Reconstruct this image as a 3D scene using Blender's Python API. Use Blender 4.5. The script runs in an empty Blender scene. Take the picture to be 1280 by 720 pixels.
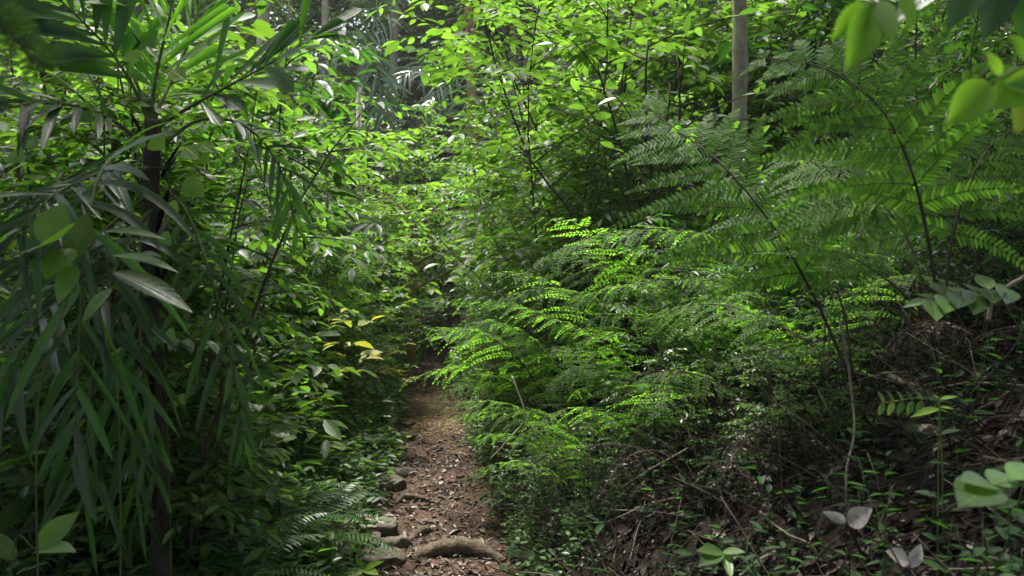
import bpy, math, random
import numpy as np
from mathutils import noise, Vector
R = math.radians
sc = bpy.context.scene
COL = sc.collection
rnd = random.Random(7)
F = 1005.0          # focal length in pixels of the 1280 px wide photograph
EYE = 1.5

def at(px, py, d):
    return np.array([(px - 640) / F * d, d, EYE + (360 - py) / F * d])

def nrm(v):
    v = np.asarray(v, float)
    if v.ndim == 1: return v / (math.sqrt(v[0] * v[0] + v[1] * v[1] + v[2] * v[2]) + 1e-12)
    return v / (np.sqrt((v * v).sum(-1, keepdims=True)) + 1e-12)
def cross(a, b):
    if np.ndim(a) == 1 and np.ndim(b) == 1:
        return np.array([a[1] * b[2] - a[2] * b[1], a[2] * b[0] - a[0] * b[2], a[0] * b[1] - a[1] * b[0]])
    a = np.asarray(a, float); b = np.asarray(b, float)
    return np.stack([a[..., 1] * b[..., 2] - a[..., 2] * b[..., 1], a[..., 2] * b[..., 0] - a[..., 0] * b[..., 2], a[..., 0] * b[..., 1] - a[..., 1] * b[..., 0]], -1)

# ------------------------------------------------------------------ mesh builder
def tmpl(stations, widths, curl=.12, fold=.25, tip=True):
    """leaf outline: length along y (0..1), half widths; returns verts, face loops, face sizes, uv"""
    vs = [(0, 0, 0)]; uv = [(.5, 0)]
    for s, w in zip(stations, widths):
        for k in (-1, 0, 1):
            vs.append((k * w, s, -curl * s * s + (fold * w if k else 0)))
            uv.append((.5 + .5 * k, s))
    vs.append((0, 1, -curl)); uv.append((.5, 1))
    loops = []; sz = []
    def f(*a): loops.extend(a); sz.append(len(a))
    f(0, 2, 1); f(0, 3, 2)
    for i in range(len(stations) - 1):
        a = 1 + 3 * i; b = a + 3
        f(a, a + 1, b + 1, b); f(a + 1, a + 2, b + 2, b + 1)
    a = 1 + 3 * (len(stations) - 1); e = len(vs) - 1
    f(a, a + 1, e); f(a + 1, a + 2, e)
    return np.array(vs, float), np.array(loops, np.int64), np.array(sz, np.int64), np.array(uv, float)

T_FAR = tmpl([.45], [.5], .15, .3)
T_MID = tmpl([.2, .5, .8], [.36, .5, .3], .16, .28)
T_NEAR = tmpl([.07, .18, .32, .48, .64, .78, .9], [.2, .38, .49, .5, .42, .28, .13], .2, .2)
T_LANCE = tmpl([.15, .4, .7, .9], [.32, .5, .38, .15], .3, .3)
T_PINN = tmpl([.12, .7], [.5, .38], .08, .15)
T_DRY = tmpl([.2, .5, .8], [.4, .5, .28], -.25, .75)

class MB:
    def __init__(self):
        self.v = []; self.l = []; self.s = []; self.u = []; self.n = 0
        self.P = []; self.D = []; self.N = []; self.L = []; self.W = []
    def raw(self, v, loops, sizes, uv=None):
        v = np.asarray(v, float)
        self.v.append(v); self.l.append(np.asarray(loops, np.int64) + self.n); self.s.append(np.asarray(sizes, np.int64))
        self.u.append(np.zeros((len(v), 2)) if uv is None else uv)
        self.n += len(v)
    def leaf(self, p, d, n, L, W):
        self.P.append(p); self.D.append(d); self.N.append(n); self.L.append(L); self.W.append(W)
    def flush(self, T):
        if self.P:
            self.leaves(np.array(self.P), np.array(self.D), np.array(self.N), np.array(self.L), np.array(self.W), T)
        self.P = []; self.D = []; self.N = []; self.L = []; self.W = []
    def leaves(self, P, D, N, L, W, T):
        tv, tl, ts, tu = T
        D = nrm(D); S = nrm(cross(D, N)); U = cross(S, D)
        L = np.broadcast_to(np.asarray(L, float), (len(P),))[:, None, None]; W = np.broadcast_to(np.asarray(W, float), (len(P),))[:, None, None]
        x = tv[None, :, 0:1]; y = tv[None, :, 1:2]
        curlpart = np.where(np.abs(tv[:, 0:1]) > 0, 0, 0)[None]
        v = P[:, None] + D[:, None] * (y * L) + S[:, None] * (x * W) + U[:, None] * (tv[None, :, 2:3] * L * .5 + curlpart)
        n, k = len(P), len(tv)
        loops = (tl[None] + (np.arange(n) * k)[:, None]).ravel()
        self.raw(v.reshape(-1, 3), loops, np.tile(ts, n), np.tile(tu, (n, 1)))
    def tube(self, pts, rad, k=5):
        pts = np.asarray(pts, float); m = len(pts)
        rad = np.broadcast_to(np.asarray(rad, float), (m,))
        t = np.empty_like(pts); t[1:-1] = pts[2:] - pts[:-2]; t[0] = pts[1] - pts[0]; t[-1] = pts[-1] - pts[-2]; t = nrm(t)
        ref = np.array([0.13, 0.31, 0.94]) if abs(t[0][2]) < .9 else np.array([.94, .31, .13])
        a = nrm(cross(t, ref)); b = cross(t, a)
        ang = np.arange(k) * 2 * math.pi / k
        ring = a[:, None] * np.cos(ang)[None, :, None] + b[:, None] * np.sin(ang)[None, :, None]
        v = (pts[:, None] + ring * rad[:, None, None]).reshape(-1, 3)
        lo = []
        for i in range(m - 1):
            for j in range(k):
                j2 = (j + 1) % k
                lo += [i * k + j, i * k + j2, (i + 1) * k + j2, (i + 1) * k + j]
        sz = [4] * (k * (m - 1))
        lo += list(range(k))[::-1]; sz.append(k)
        lo += [(m - 1) * k + j for j in range(k)]; sz.append(k)
        uv = np.zeros((len(v), 2)); uv[:, 1] = np.repeat(np.linspace(0, 1, m), k); uv[:, 0] = np.tile(np.arange(k) / k, m)
        self.raw(v, lo, sz, uv)
    def mesh(self, name, mat, smooth=True):
        me = bpy.data.meshes.new(name)
        v = np.concatenate(self.v); l = np.concatenate(self.l); s = np.concatenate(self.s); u = np.concatenate(self.u)
        me.vertices.add(len(v)); me.vertices.foreach_set('co', v.ravel().astype(np.float32))
        me.loops.add(len(l)); me.loops.foreach_set('vertex_index', l.astype(np.int32))
        me.polygons.add(len(s)); me.polygons.foreach_set('loop_start', np.concatenate([[0], np.cumsum(s)[:-1]]).astype(np.int32))
        me.update(calc_edges=True)
        uvl = me.uv_layers.new(name='UVMap'); uvl.data.foreach_set('uv', u[l].ravel().astype(np.float32))
        me.polygons.foreach_set('use_smooth', np.full(len(s), smooth, dtype=bool))
        me.materials.append(mat); me.update()
        return me
    def build(self, name, mat, parent=None, smooth=True):
        o = bpy.data.objects.new(name, self.mesh(name, mat, smooth)); COL.objects.link(o)
        if parent is not None: o.parent = parent
        return o

def link(name, me, parent=None):
    o = bpy.data.objects.new(name, me); COL.objects.link(o)
    if parent is not None: o.parent = parent
    return o
def tag(o, label=None, cat=None, group=None, kind=None):
    if label: o['label'] = label
    if cat: o['category'] = cat
    if group: o['group'] = group
    if kind: o['kind'] = kind
    return o
def empty(name, loc, label, cat, group=None, rz=0, s=1):
    o = bpy.data.objects.new(name, None); COL.objects.link(o)
    o.empty_display_size = .1
    o.location = [float(c) for c in loc]; o.rotation_euler = (0, 0, rz); o.scale = (s, s, s)
    return tag(o, label, cat, group)

# ------------------------------------------------------------------ materials
def new_mat(name):
    m = bpy.data.materials.new(name); m.use_nodes = True
    nt = m.node_tree; nt.nodes.clear()
    return m, nt, (lambda t, **k: _node(nt, t, **k))
def _node(nt, t, **k):
    n = nt.nodes.new(t)
    for a, b in k.items(): setattr(n, a, b)
    return n
def ramp(nt, stops, fac):
    r = nt.nodes.new('ShaderNodeValToRGB')
    el = r.color_ramp.elements
    el[0].position = stops[0][0]; el[0].color = (*stops[0][1], 1)
    el[1].position = stops[-1][0]; el[1].color = (*stops[-1][1], 1)
    for p, c in stops[1:-1]:
        e = el.new(p); e.color = (*c, 1)
    if fac is not None: nt.links.new(fac, r.inputs[0])
    return r

def leaf_mat(name, cols, trans, rough=.38, mix=.38, spec=.5, veins=True, vein_n=9, objvar=.35, spots=0.0, coat=0, age=True):
    m, nt, N = new_mat(name); L = nt.links.new
    geo = N('ShaderNodeNewGeometry'); oi = N('ShaderNodeObjectInfo')
    out = N('ShaderNodeOutputMaterial')
    add = N('ShaderNodeMath', operation='MULTIPLY_ADD'); L(oi.outputs['Random'], add.inputs[0]); add.inputs[1].default_value = objvar * .5
    mul = N('ShaderNodeMath', operation='MULTIPLY'); L(geo.outputs['Random Per Island'], mul.inputs[0]); mul.inputs[1].default_value = 1 - objvar * .5
    L(mul.outputs[0], add.inputs[2])
    n = len(cols)
    r = ramp(nt, [(.96 * i / (n - 1), c) for i, c in enumerate(cols)] + ([(.985, (.26, .20, .04))] if age else []), add.outputs[0])
    col = r.outputs[0]
    tc = N('ShaderNodeTexCoord')
    nz = N('ShaderNodeTexNoise'); nz.inputs['Scale'].default_value = 35; nz.inputs['Detail'].default_value = 3
    L(tc.outputs['Object'], nz.inputs['Vector'])
    hsv = N('ShaderNodeHueSaturation'); L(col, hsv.inputs['Color'])
    mr = N('ShaderNodeMapRange'); L(nz.outputs[0], mr.inputs[0]); mr.inputs[1].default_value = .3; mr.inputs[2].default_value = .7
    mr.inputs[3].default_value = .72; mr.inputs[4].default_value = 1.3
    L(mr.outputs[0], hsv.inputs['Value'])
    hs2 = N('ShaderNodeMapRange'); L(geo.outputs['Random Per Island'], hs2.inputs[0]); hs2.inputs[3].default_value = .485; hs2.inputs[4].default_value = .515
    L(hs2.outputs[0], hsv.inputs['Hue'])
    col = hsv.outputs[0]
    bump = None
    ribs = vein_n < 1
    if veins:
        uv = N('ShaderNodeSeparateXYZ'); L(tc.outputs['UV'], uv.inputs[0])
        ax = N('ShaderNodeMath', operation='SUBTRACT'); L(uv.outputs[0], ax.inputs[0]); ax.inputs[1].default_value = .5
        ab = N('ShaderNodeMath', operation='ABSOLUTE'); L(ax.outputs[0], ab.inputs[0])
        mid = N('ShaderNodeMapRange'); L(ab.outputs[0], mid.inputs[0]); mid.inputs[1].default_value = .0; mid.inputs[2].default_value = .045
        mid.inputs[3].default_value = 1; mid.inputs[4].default_value = 0
        sk = N('ShaderNodeMath', operation='MULTIPLY_ADD'); L(ab.outputs[0], sk.inputs[0]); sk.inputs[1].default_value = -.45; L(uv.outputs[1], sk.inputs[2])
        fr = N('ShaderNodeMath', operation='MULTIPLY'); fr.inputs[1].default_value = vein_n
        if not ribs: L(sk.outputs[0], fr.inputs[0])
        if ribs: L(ab.outputs[0], fr.inputs[0]); fr.inputs[1].default_value = 11
        f2 = N('ShaderNodeMath', operation='PINGPONG'); L(fr.outputs[0], f2.inputs[0]); f2.inputs[1].default_value = .5
        sv = N('ShaderNodeMapRange'); L(f2.outputs[0], sv.inputs[0]); sv.inputs[1].default_value = 0; sv.inputs[2].default_value = .09
        sv.inputs[3].default_value = .55; sv.inputs[4].default_value = 0
        mx = N('ShaderNodeMath', operation='MAXIMUM'); L(mid.outputs[0], mx.inputs[0]); L(sv.outputs[0], mx.inputs[1])
        mc = N('ShaderNodeMixRGB'); mc.blend_type = 'MIX'
        sc_ = N('ShaderNodeMath', operation='MULTIPLY'); L(mx.outputs[0], sc_.inputs[0]); sc_.inputs[1].default_value = .4
        L(sc_.outputs[0], mc.inputs[0]); L(col, mc.inputs[1]); mc.inputs[2].default_value = (cols[-1][0] * 1.7, cols[-1][1] * 1.5, cols[-1][2] * 1.6, 1)
        col = mc.outputs[0]
        bp = N('ShaderNodeBump'); bp.inputs['Strength'].default_value = .35; bp.inputs['Distance'].default_value = .002
        bp.invert = True
        L(mx.outputs[0], bp.inputs['Height']); bump = bp.outputs[0]
    if spots:
        n2 = N('ShaderNodeTexNoise'); n2.inputs['Scale'].default_value = 90; n2.inputs['Detail'].default_value = 2; L(tc.outputs['Object'], n2.inputs['Vector'])
        th = N('ShaderNodeMapRange'); L(n2.outputs[0], th.inputs[0]); th.inputs[1].default_value = .66; th.inputs[2].default_value = .72; th.inputs[4].default_value = spots
        mc2 = N('ShaderNodeMixRGB'); L(th.outputs[0], mc2.inputs[0]); L(col, mc2.inputs[1]); mc2.inputs[2].default_value = (.12, .09, .035, 1); col = mc2.outputs[0]
    pb = N('ShaderNodeBsdfPrincipled'); L(col, pb.inputs['Base Color'])
    pb.inputs['Roughness'].default_value = rough; pb.inputs['Specular IOR Level'].default_value = spec
    if coat: pb.inputs['Coat Weight'].default_value = coat; pb.inputs['Coat Roughness'].default_value = .25
    if bump is not None: L(bump, pb.inputs['Normal'])
    tr = N('ShaderNodeBsdfTranslucent')
    mt = N('ShaderNodeMixRGB'); mt.blend_type = 'MULTIPLY'; mt.inputs[0].default_value = 1
    g = N('ShaderNodeHueSaturation'); L(r.outputs[0], g.inputs['Color']); g.inputs['Value'].default_value = 1 / max(cols[len(cols) // 2][1], .01)
    g.inputs['Saturation'].default_value = .45
    L(g.outputs[0], mt.inputs[1]); mt.inputs[2].default_value = (*trans, 1)
    L(mt.outputs[0], tr.inputs[0])
    ms = N('ShaderNodeMixShader'); ms.inputs[0].default_value = mix
    L(pb.outputs[0], ms.inputs[1]); L(tr.outputs[0], ms.inputs[2]); L(ms.outputs[0], out.inputs[0])
    return m

def bark_mat(name, stops, scale=12, stretch=.25, bump=.5, rough=.85):
    m, nt, N = new_mat(name); L = nt.links.new
    tc = N('ShaderNodeTexCoord'); mp = N('ShaderNodeMapping'); mp.inputs['Scale'].default_value = (1, 1, stretch); L(tc.outputs['Object'], mp.inputs[0])
    nz = N('ShaderNodeTexNoise'); nz.inputs['Scale'].default_value = scale; nz.inputs['Detail'].default_value = 8; nz.inputs['Roughness'].default_value = .65; L(mp.outputs[0], nz.inputs[0])
    r = ramp(nt, stops, nz.outputs[0])
    pb = N('ShaderNodeBsdfPrincipled'); L(r.outputs[0], pb.inputs['Base Color']); pb.inputs['Roughness'].default_value = rough; pb.inputs['Specular IOR Level'].default_value = .3
    nb = N('ShaderNodeTexNoise'); nb.inputs['Scale'].default_value = scale * 3; nb.inputs['Detail'].default_value = 6; L(mp.outputs[0], nb.inputs[0])
    bp = N('ShaderNodeBump'); bp.inputs['Strength'].default_value = bump; bp.inputs['Distance'].default_value = .01; L(nb.outputs[0], bp.inputs['Height']); L(bp.outputs[0], pb.inputs['Normal'])
    out = N('ShaderNodeOutputMaterial'); L(pb.outputs[0], out.inputs[0])
    return m
def island_mat(name, stops, rough=.75, spec=.3, trans=0):
    m, nt, N = new_mat(name); L = nt.links.new
    geo = N('ShaderNodeNewGeometry'); r = ramp(nt, stops, geo.outputs['Random Per Island'])
    tc = N('ShaderNodeTexCoord'); nz = N('ShaderNodeTexNoise'); nz.inputs['Scale'].default_value = 60; nz.inputs['Detail'].default_value = 4; L(tc.outputs['Object'], nz.inputs[0])
    h = N('ShaderNodeHueSaturation'); L(r.outputs[0], h.inputs['Color'])
    mr = N('ShaderNodeMapRange'); L(nz.outputs[0], mr.inputs[0]); mr.inputs[1].default_value = .3; mr.inputs[2].default_value = .7; mr.inputs[3].default_value = .6; mr.inputs[4].default_value = 1.35; L(mr.outputs[0], h.inputs['Value'])
    pb = N('ShaderNodeBsdfPrincipled'); L(h.outputs[0], pb.inputs['Base Color']); pb.inputs['Roughness'].default_value = rough; pb.inputs['Specular IOR Level'].default_value = spec
    out = N('ShaderNodeOutputMaterial'); sh = pb.outputs[0]
    if trans:
        t = N('ShaderNodeBsdfTranslucent'); L(h.outputs[0], t.inputs[0]); ms = N('ShaderNodeMixShader'); ms.inputs[0].default_value = trans
        L(sh, ms.inputs[1]); L(t.outputs[0], ms.inputs[2]); sh = ms.outputs[0]
    L(sh, out.inputs[0])
    return m

M = {}
M['bright'] = leaf_mat('leaf_bright', [(.022, .048, .014), (.05, .10, .02), (.075, .135, .026), (.12, .19, .035)], (.26, .43, .05), .42, .45, spec=.4, spots=.5)
M['mid'] = leaf_mat('leaf_mid', [(.016, .036, .014), (.034, .072, .02), (.055, .10, .028), (.09, .145, .04)], (.22, .40, .045), .38, .42, spec=.42, spots=.5)
M['small'] = leaf_mat('leaf_small', [(.018, .038, .016), (.04, .075, .025), (.065, .11, .035), (.11, .16, .055)], (.22, .38, .055), .38, .40, spec=.42, veins=False)
M['dark'] = leaf_mat('leaf_dark', [(.009, .022, .009), (.016, .038, .013), (.028, .06, .018)], (.12, .28, .03), .42, .25, spec=.35, spots=.4, age=False)
M['lime'] = leaf_mat('leaf_lime', [(.07, .15, .015), (.11, .21, .02), (.15, .25, .03)], (.38, .60, .05), .42, .48)
M['shade'] = leaf_mat('leaf_painted_shade', [(.006, .016, .007), (.012, .03, .010), (.022, .05, .014)], (.10, .24, .03), .6, .22, spec=.12, veins=False, age=False)  # darker leaf copy; the right slope's shade is put into its colour
M['soft'] = leaf_mat('leaf_soft', [(.04, .11, .012), (.06, .14, .016), (.08, .17, .02)], (.38, .60, .05), .6, .55, spec=.25)
M['yellow'] = leaf_mat('leaf_yellow', [(.09, .17, .02), (.17, .20, .03), (.25, .16, .04)], (.45, .48, .06), .5, .4)
M['fern'] = leaf_mat('fern_green', [(.026, .06, .015), (.045, .09, .02), (.075, .13, .026)], (.26, .48, .045), .6, .5, spec=.12, veins=False)
M['fernblue'] = leaf_mat('fern_dull', [(.03, .06, .028), (.04, .08, .032), (.06, .11, .04)], (.12, .26, .07), .36, .3, veins=False)
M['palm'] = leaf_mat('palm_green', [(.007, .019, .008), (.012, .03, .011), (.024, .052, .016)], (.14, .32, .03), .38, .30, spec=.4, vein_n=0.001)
M['palmlit'] = leaf_mat('palm_painted_lit', [(.05, .12, .015), (.07, .16, .02), (.10, .20, .025)], (.35, .70, .04), .4, .5, vein_n=0.001)  # lit copy of the palm green; brightness of upright fronds is in the colour
M['far'] = leaf_mat('leaf_far', [(.025, .055, .02), (.04, .085, .025), (.075, .13, .035)], (.26, .38, .10), .4, .4, veins=False)
M['farpalm'] = leaf_mat('far_palm_grey', [(.06, .09, .06), (.08, .12, .08), (.11, .15, .10)], (.15, .25, .1), .22, .2, veins=False)
M['bark_grey'] = bark_mat('bark_grey', [(.3, (.10, .09, .075)), (.5, (.20, .18, .15)), (.7, (.30, .28, .23))], 9)
M['bark_pale'] = bark_mat('bark_pale', [(.3, (.16, .13, .10)), (.5, (.30, .27, .21)), (.72, (.42, .38, .31))], 11, .5)
M['bark_brown'] = bark_mat('bark_brown', [(.3, (.06, .04, .02)), (.5, (.22, .14, .06)), (.7, (.36, .24, .11))], 8)
M['bark_dark'] = bark_mat('bark_dark', [(.3, (.010, .008, .006)), (.5, (.03, .024, .018)), (.7, (.07, .055, .04))], 14)
M['stem'] = bark_mat('stem_brown', [(.3, (.018, .014, .01)), (.5, (.05, .04, .026)), (.7, (.11, .09, .06))], 30)
M['stemgreen'] = bark_mat('stem_green', [(.3, (.03, .05, .015)), (.5, (.06, .08, .025)), (.7, (.11, .12, .045))], 30)
M['rachis'] = bark_mat('fern_stalk', [(.3, (.012, .009, .006)), (.5, (.03, .02, .014)), (.7, (.06, .045, .03))], 30)
M['root'] = bark_mat('root_bark', [(.3, (.035, .024, .017)), (.5, (.085, .06, .042)), (.7, (.15, .11, .08))], 22, 1.0, .85)
M['liana'] = bark_mat('liana_bark', [(.3, (.06, .05, .04)), (.5, (.14, .115, .09)), (.7, (.24, .20, .16))], 22)
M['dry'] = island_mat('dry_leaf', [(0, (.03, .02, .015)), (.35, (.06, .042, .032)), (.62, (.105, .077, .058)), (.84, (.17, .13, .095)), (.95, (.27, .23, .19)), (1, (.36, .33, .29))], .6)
M['drygrey'] = island_mat('dry_grey_leaf', [(0, (.007, .0055, .0045)), (.6, (.02, .016, .013)), (.93, (.05, .042, .036)), (1, (.24, .22, .20))], .9, .08, .05)  # grey litter tone with the right slope's shade darkened in
M['palegrey'] = island_mat('pale_dead_leaf', [(0, (.26, .24, .225)), (1, (.34, .32, .30))], .6, .3, .2)
M['twig'] = island_mat('dry_twig', [(0, (.006, .005, .004)), (.6, (.018, .014, .010)), (.92, (.045, .036, .027)), (1, (.18, .155, .125))], .9, .1)  # dry twig tone pushed darker to carry the slope's shade
M['straw'] = island_mat('straw', [(0, (.16, .10, .045)), (.5, (.33, .23, .12)), (1, (.48, .38, .22))])
M['stone'] = bark_mat('path_stone', [(.32, (.03, .023, .018)), (.48, (.075, .06, .047)), (.6, (.13, .107, .088)), (.7, (.06, .068, .03))], 9, 1, 1.0)

def ground_mat():
    m, nt, N = new_mat('forest_soil'); L = nt.links.new
    tc = N('ShaderNodeTexCoord')
    a = N('ShaderNodeTexNoise'); a.inputs['Scale'].default_value = 2.2; a.inputs['Detail'].default_value = 6; L(tc.outputs['Object'], a.inputs[0])
    b = N('ShaderNodeTexNoise'); b.inputs['Scale'].default_value = 38; b.inputs['Detail'].default_value = 8; b.inputs['Roughness'].default_value = .7; L(tc.outputs['Object'], b.inputs[0])
    v = N('ShaderNodeTexVoronoi'); v.inputs['Scale'].default_value = 42; L(tc.outputs['Object'], v.inputs[0])
    r1 = ramp(nt, [(.3, (.036, .024, .018)), (.5, (.075, .050, .038)), (.62, (.12, .083, .065)), (.75, (.18, .135, .108))], b.outputs[0])
    r2 = ramp(nt, [(.35, (.6, .55, .5)), (.6, (1.15, 1.05, 1))], a.outputs[0])
    mx = N('ShaderNodeMixRGB'); mx.blend_type = 'MULTIPLY'; mx.inputs[0].default_value = 1; L(r1.outputs[0], mx.inputs[1]); L(r2.outputs[0], mx.inputs[2])
    # off the trodden path: dark humus, darkened further to stand in for shade
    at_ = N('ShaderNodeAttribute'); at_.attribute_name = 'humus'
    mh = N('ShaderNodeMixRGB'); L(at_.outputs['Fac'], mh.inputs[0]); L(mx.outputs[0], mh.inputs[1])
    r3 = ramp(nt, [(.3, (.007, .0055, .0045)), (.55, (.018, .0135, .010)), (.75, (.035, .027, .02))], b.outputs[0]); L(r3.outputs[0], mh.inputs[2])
    pb = N('ShaderNodeBsdfPrincipled'); L(mh.outputs[0], pb.inputs['Base Color']); pb.inputs['Roughness'].default_value = .95; pb.inputs['Specular IOR Level'].default_value = .15
    ad = N('ShaderNodeMath', operation='ADD'); L(b.outputs[0], ad.inputs[0]); L(v.outputs['Distance'], ad.inputs[1])
    bp = N('ShaderNodeBump'); bp.inputs['Strength'].default_value = .9; bp.inputs['Distance'].default_value = .02; L(ad.outputs[0], bp.inputs['Height']); L(bp.outputs[0], pb.inputs['Normal'])
    out = N('ShaderNodeOutputMaterial'); L(pb.outputs[0], out.inputs[0])
    return m

# ------------------------------------------------------------------ terrain
PY = [-6, 0, 4.2, 5.0, 6.3, 7.5, 9.4, 11.6, 14.4, 17, 20, 26]
PX = [.1, -.15, -.38, -.42, -.55, -.71, -.97, -1.17, -1.36, -1.15, .3, 3]
HW = [.4, .4, .40, .40, .35, .33, .33, .33, .24, .3, .3, .3]
def path_x(y): return np.interp(y, PY, PX)
def path_h(y): return np.interp(y, PY, HW)
def ground0(x, y):
    x = np.asarray(x, float); y = np.asarray(y, float)
    dx = x - path_x(y); hw = path_h(y)
    u = np.maximum(0, dx - hw); w = np.maximum(0, -dx - hw)
    ss = lambda t: np.clip(t, 0, 1) ** 2 * (3 - 2 * np.clip(t, 0, 1))
    cap = 3.2
    z = .2 * ss(u / .3) + cap * (1 - np.exp(-.72 * np.maximum(0, u - .1) / cap))
    z = z + .05 * ss(w / .3) + .16 * w
    z = z + .30 * np.maximum(0, y - 16) + .035 * np.clip(y - 7, 0, 9)
    z = z + .04 * np.sin(y * 1.3) * np.exp(-((dx) / 2) ** 2) * (y > 5)
    return z
def G_slow(x, y):
    z = float(ground0(x, y))
    n = noise.noise(Vector((x * .9, y * .9, 0))) * .08 + noise.noise(Vector((x * 4, y * 4, 3))) * .025 + noise.noise(Vector((x * 14, y * 14, 6))) * .008
    return z + n
def build_ground():
    xs = np.concatenate([np.linspace(-60, -8, 40)[:-1], np.linspace(-8, -2.6, 60)[:-1], np.linspace(-2.6, 3.5, 230)[:-1], np.linspace(3.5, 9, 60)[:-1], np.linspace(9, 60, 40)])
    ys = np.concatenate([np.linspace(-30, -1, 30)[:-1], np.linspace(-1, 3, 60)[:-1], np.linspace(3, 10, 230)[:-1], np.linspace(10, 18, 120)[:-1], np.linspace(18, 90, 60)])
    X, Y = np.meshgrid(xs, ys)
    Z = ground0(X, Y)
    nx, ny = len(xs), len(ys)
    V = np.empty((ny, nx, 3)); V[..., 0] = X; V[..., 1] = Y; V[..., 2] = Z
    flat = V.reshape(-1, 3)
    for i in range(len(flat)):
        x, y = flat[i, 0], flat[i, 1]
        flat[i, 2] += noise.noise(Vector((x * .9, y * .9, 0))) * .08 + noise.noise(Vector((x * 4, y * 4, 3))) * .025 + noise.noise(Vector((x * 14, y * 14, 6))) * .008
    idx = np.arange(nx * ny).reshape(ny, nx)
    global GX, GY, GZ
    GX, GY, GZ = xs, ys, V[..., 2]
    q = np.stack([idx[:-1, :-1], idx[:-1, 1:], idx[1:, 1:], idx[1:, :-1]], -1).reshape(-1)
    mb = MB(); mb.raw(flat, q, np.full(len(q) // 4, 4), flat[:, :2].copy())
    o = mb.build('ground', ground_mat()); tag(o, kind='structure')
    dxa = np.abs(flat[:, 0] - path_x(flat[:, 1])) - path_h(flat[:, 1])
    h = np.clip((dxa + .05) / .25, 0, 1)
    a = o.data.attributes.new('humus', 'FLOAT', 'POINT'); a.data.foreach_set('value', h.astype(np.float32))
def G(x, y):
    i = np.clip(np.searchsorted(GX, x) - 1, 0, len(GX) - 2); j = np.clip(np.searchsorted(GY, y) - 1, 0, len(GY) - 2)
    a = (x - GX[i]) / (GX[i + 1] - GX[i]); b = (y - GY[j]) / (GY[j + 1] - GY[j])
    return (GZ[j, i] * (1 - a) + GZ[j, i + 1] * a) * (1 - b) + (GZ[j + 1, i] * (1 - a) + GZ[j + 1, i + 1] * a) * b
build_ground()

# ------------------------------------------------------------------ plant generators
def curve_pts(p, d, L, n, droop, r, wob=.12):
    pts = [np.array(p, float)]; d = nrm(np.array(d, float)); st = L / n
    for i in range(n):
        d = nrm(d + np.array([r.uniform(-wob, wob), r.uniform(-wob, wob), -droop / n + r.uniform(-wob, wob) * .4]))
        pts.append(pts[-1] + d * st)
    return np.array(pts)
def lerp(pts, t):
    k = t * (len(pts) - 1); i = min(int(k), len(pts) - 2); f = k - i
    return pts[i] * (1 - f) + pts[i + 1] * f, nrm(pts[i + 1] - pts[i])
UP = np.array([0, 0, 1.])
def put_leaves(mb, pts, spacing, LL, LW, r, t0=.2, flat=.35, ang=(40, 75), tip=True, sag=.25):
    length = np.sum(np.linalg.norm(np.diff(pts, axis=0), axis=1))
    n = max(2, int(length * (1 - t0) / spacing)); side = 1
    for i in range(n):
        t = t0 + (1 - t0) * (i + .5) / n
        p, d = lerp(pts, t)
        s = nrm(cross(d, UP) + 1e-4); side = -side
        a = R(r.uniform(*ang))
        dd = d * math.cos(a) + s * side * math.sin(a) + UP * r.uniform(-sag - .25, .25 - sag)
        nn = UP + np.array([r.gauss(0, flat), r.gauss(0, flat), r.uniform(-.2, .2)])
        k = min(1.5, r.lognormvariate(-.12, .33))
        mb.leaf(p, dd, nn, LL * k, LW * k * r.uniform(.85, 1.1))
    if tip:
        p, d = lerp(pts, .999)
        mb.leaf(p, d + UP * r.uniform(-.4, .2), UP + np.array([r.gauss(0, flat), r.gauss(0, flat), 0]), LL, LW)
def grow(seed, H=2, r0=.012, stems=3, lean=.3, t0=.25, sides=12, slen=.6, twigs=4, tlen=.25, sp=.05, LL=.09, LW=.04, T=T_MID, flat=.35, up=(10, 50), sdroop=.5, sag=.25, whorl=0):
    r = random.Random(seed); f = MB(); w = MB()
    for s in range(stems):
        az = r.uniform(0, 6.28); ln = r.uniform(.2, 1) * lean if stems > 1 else r.uniform(0, lean)
        Hs = H * r.uniform(.7, 1) if s else H
        base = np.array([r.uniform(-1, 1) * .03 * stems, r.uniform(-1, 1) * .03 * stems, -.06])
        pts = curve_pts(base, (math.cos(az) * ln, math.sin(az) * ln, 1), Hs, 9, .5 * ln, r, .12 if r0 < .03 else .06)
        rr = r0 * (Hs / H); w.tube(pts, np.linspace(rr, rr * .25, len(pts)), 6 if r0 > .03 else 5)
        ga = r.uniform(0, 6.28)
        for i in range(sides):
            t = t0 + (1 - t0) * (i + r.uniform(0, .8)) / sides
            p, d = lerp(pts, min(t, .995))
            ga += 2.4 + r.uniform(-.4, .4); el = R(r.uniform(*up))
            dd = (math.cos(ga) * math.cos(el), math.sin(ga) * math.cos(el), math.sin(el))
            L = slen * (1 - .55 * t) * r.uniform(.6, 1.2)
            bp = curve_pts(p, dd, L, 5, sdroop, r, .14)
            w.tube(bp, np.linspace(rr * .45, rr * .12, len(bp)), 3)
            if twigs == 0:
                put_leaves(f, bp, sp, LL, LW, r, .15, flat, sag=sag); continue
            put_leaves(f, bp, sp * 1.3, LL, LW, r, .35, flat, sag=sag)
            for j in range(twigs):
                tt = .2 + .75 * (j + r.random() * .8) / twigs
                q, e = lerp(bp, min(tt, .99)); sd = nrm(cross(e, UP)) * (1 if j % 2 else -1)
                e2 = e * .6 + sd * .8 + UP * r.uniform(-.3, .4)
                tp = curve_pts(q, e2, tlen * r.uniform(.6, 1.2), 3, sdroop * .6, r, .15)
                w.tube(tp, np.linspace(rr * .16, rr * .07, len(tp)), 3)
                put_leaves(f, tp, sp, LL, LW, r, .15, flat, sag=sag)
    f.flush(T)
    return f, w

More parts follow.
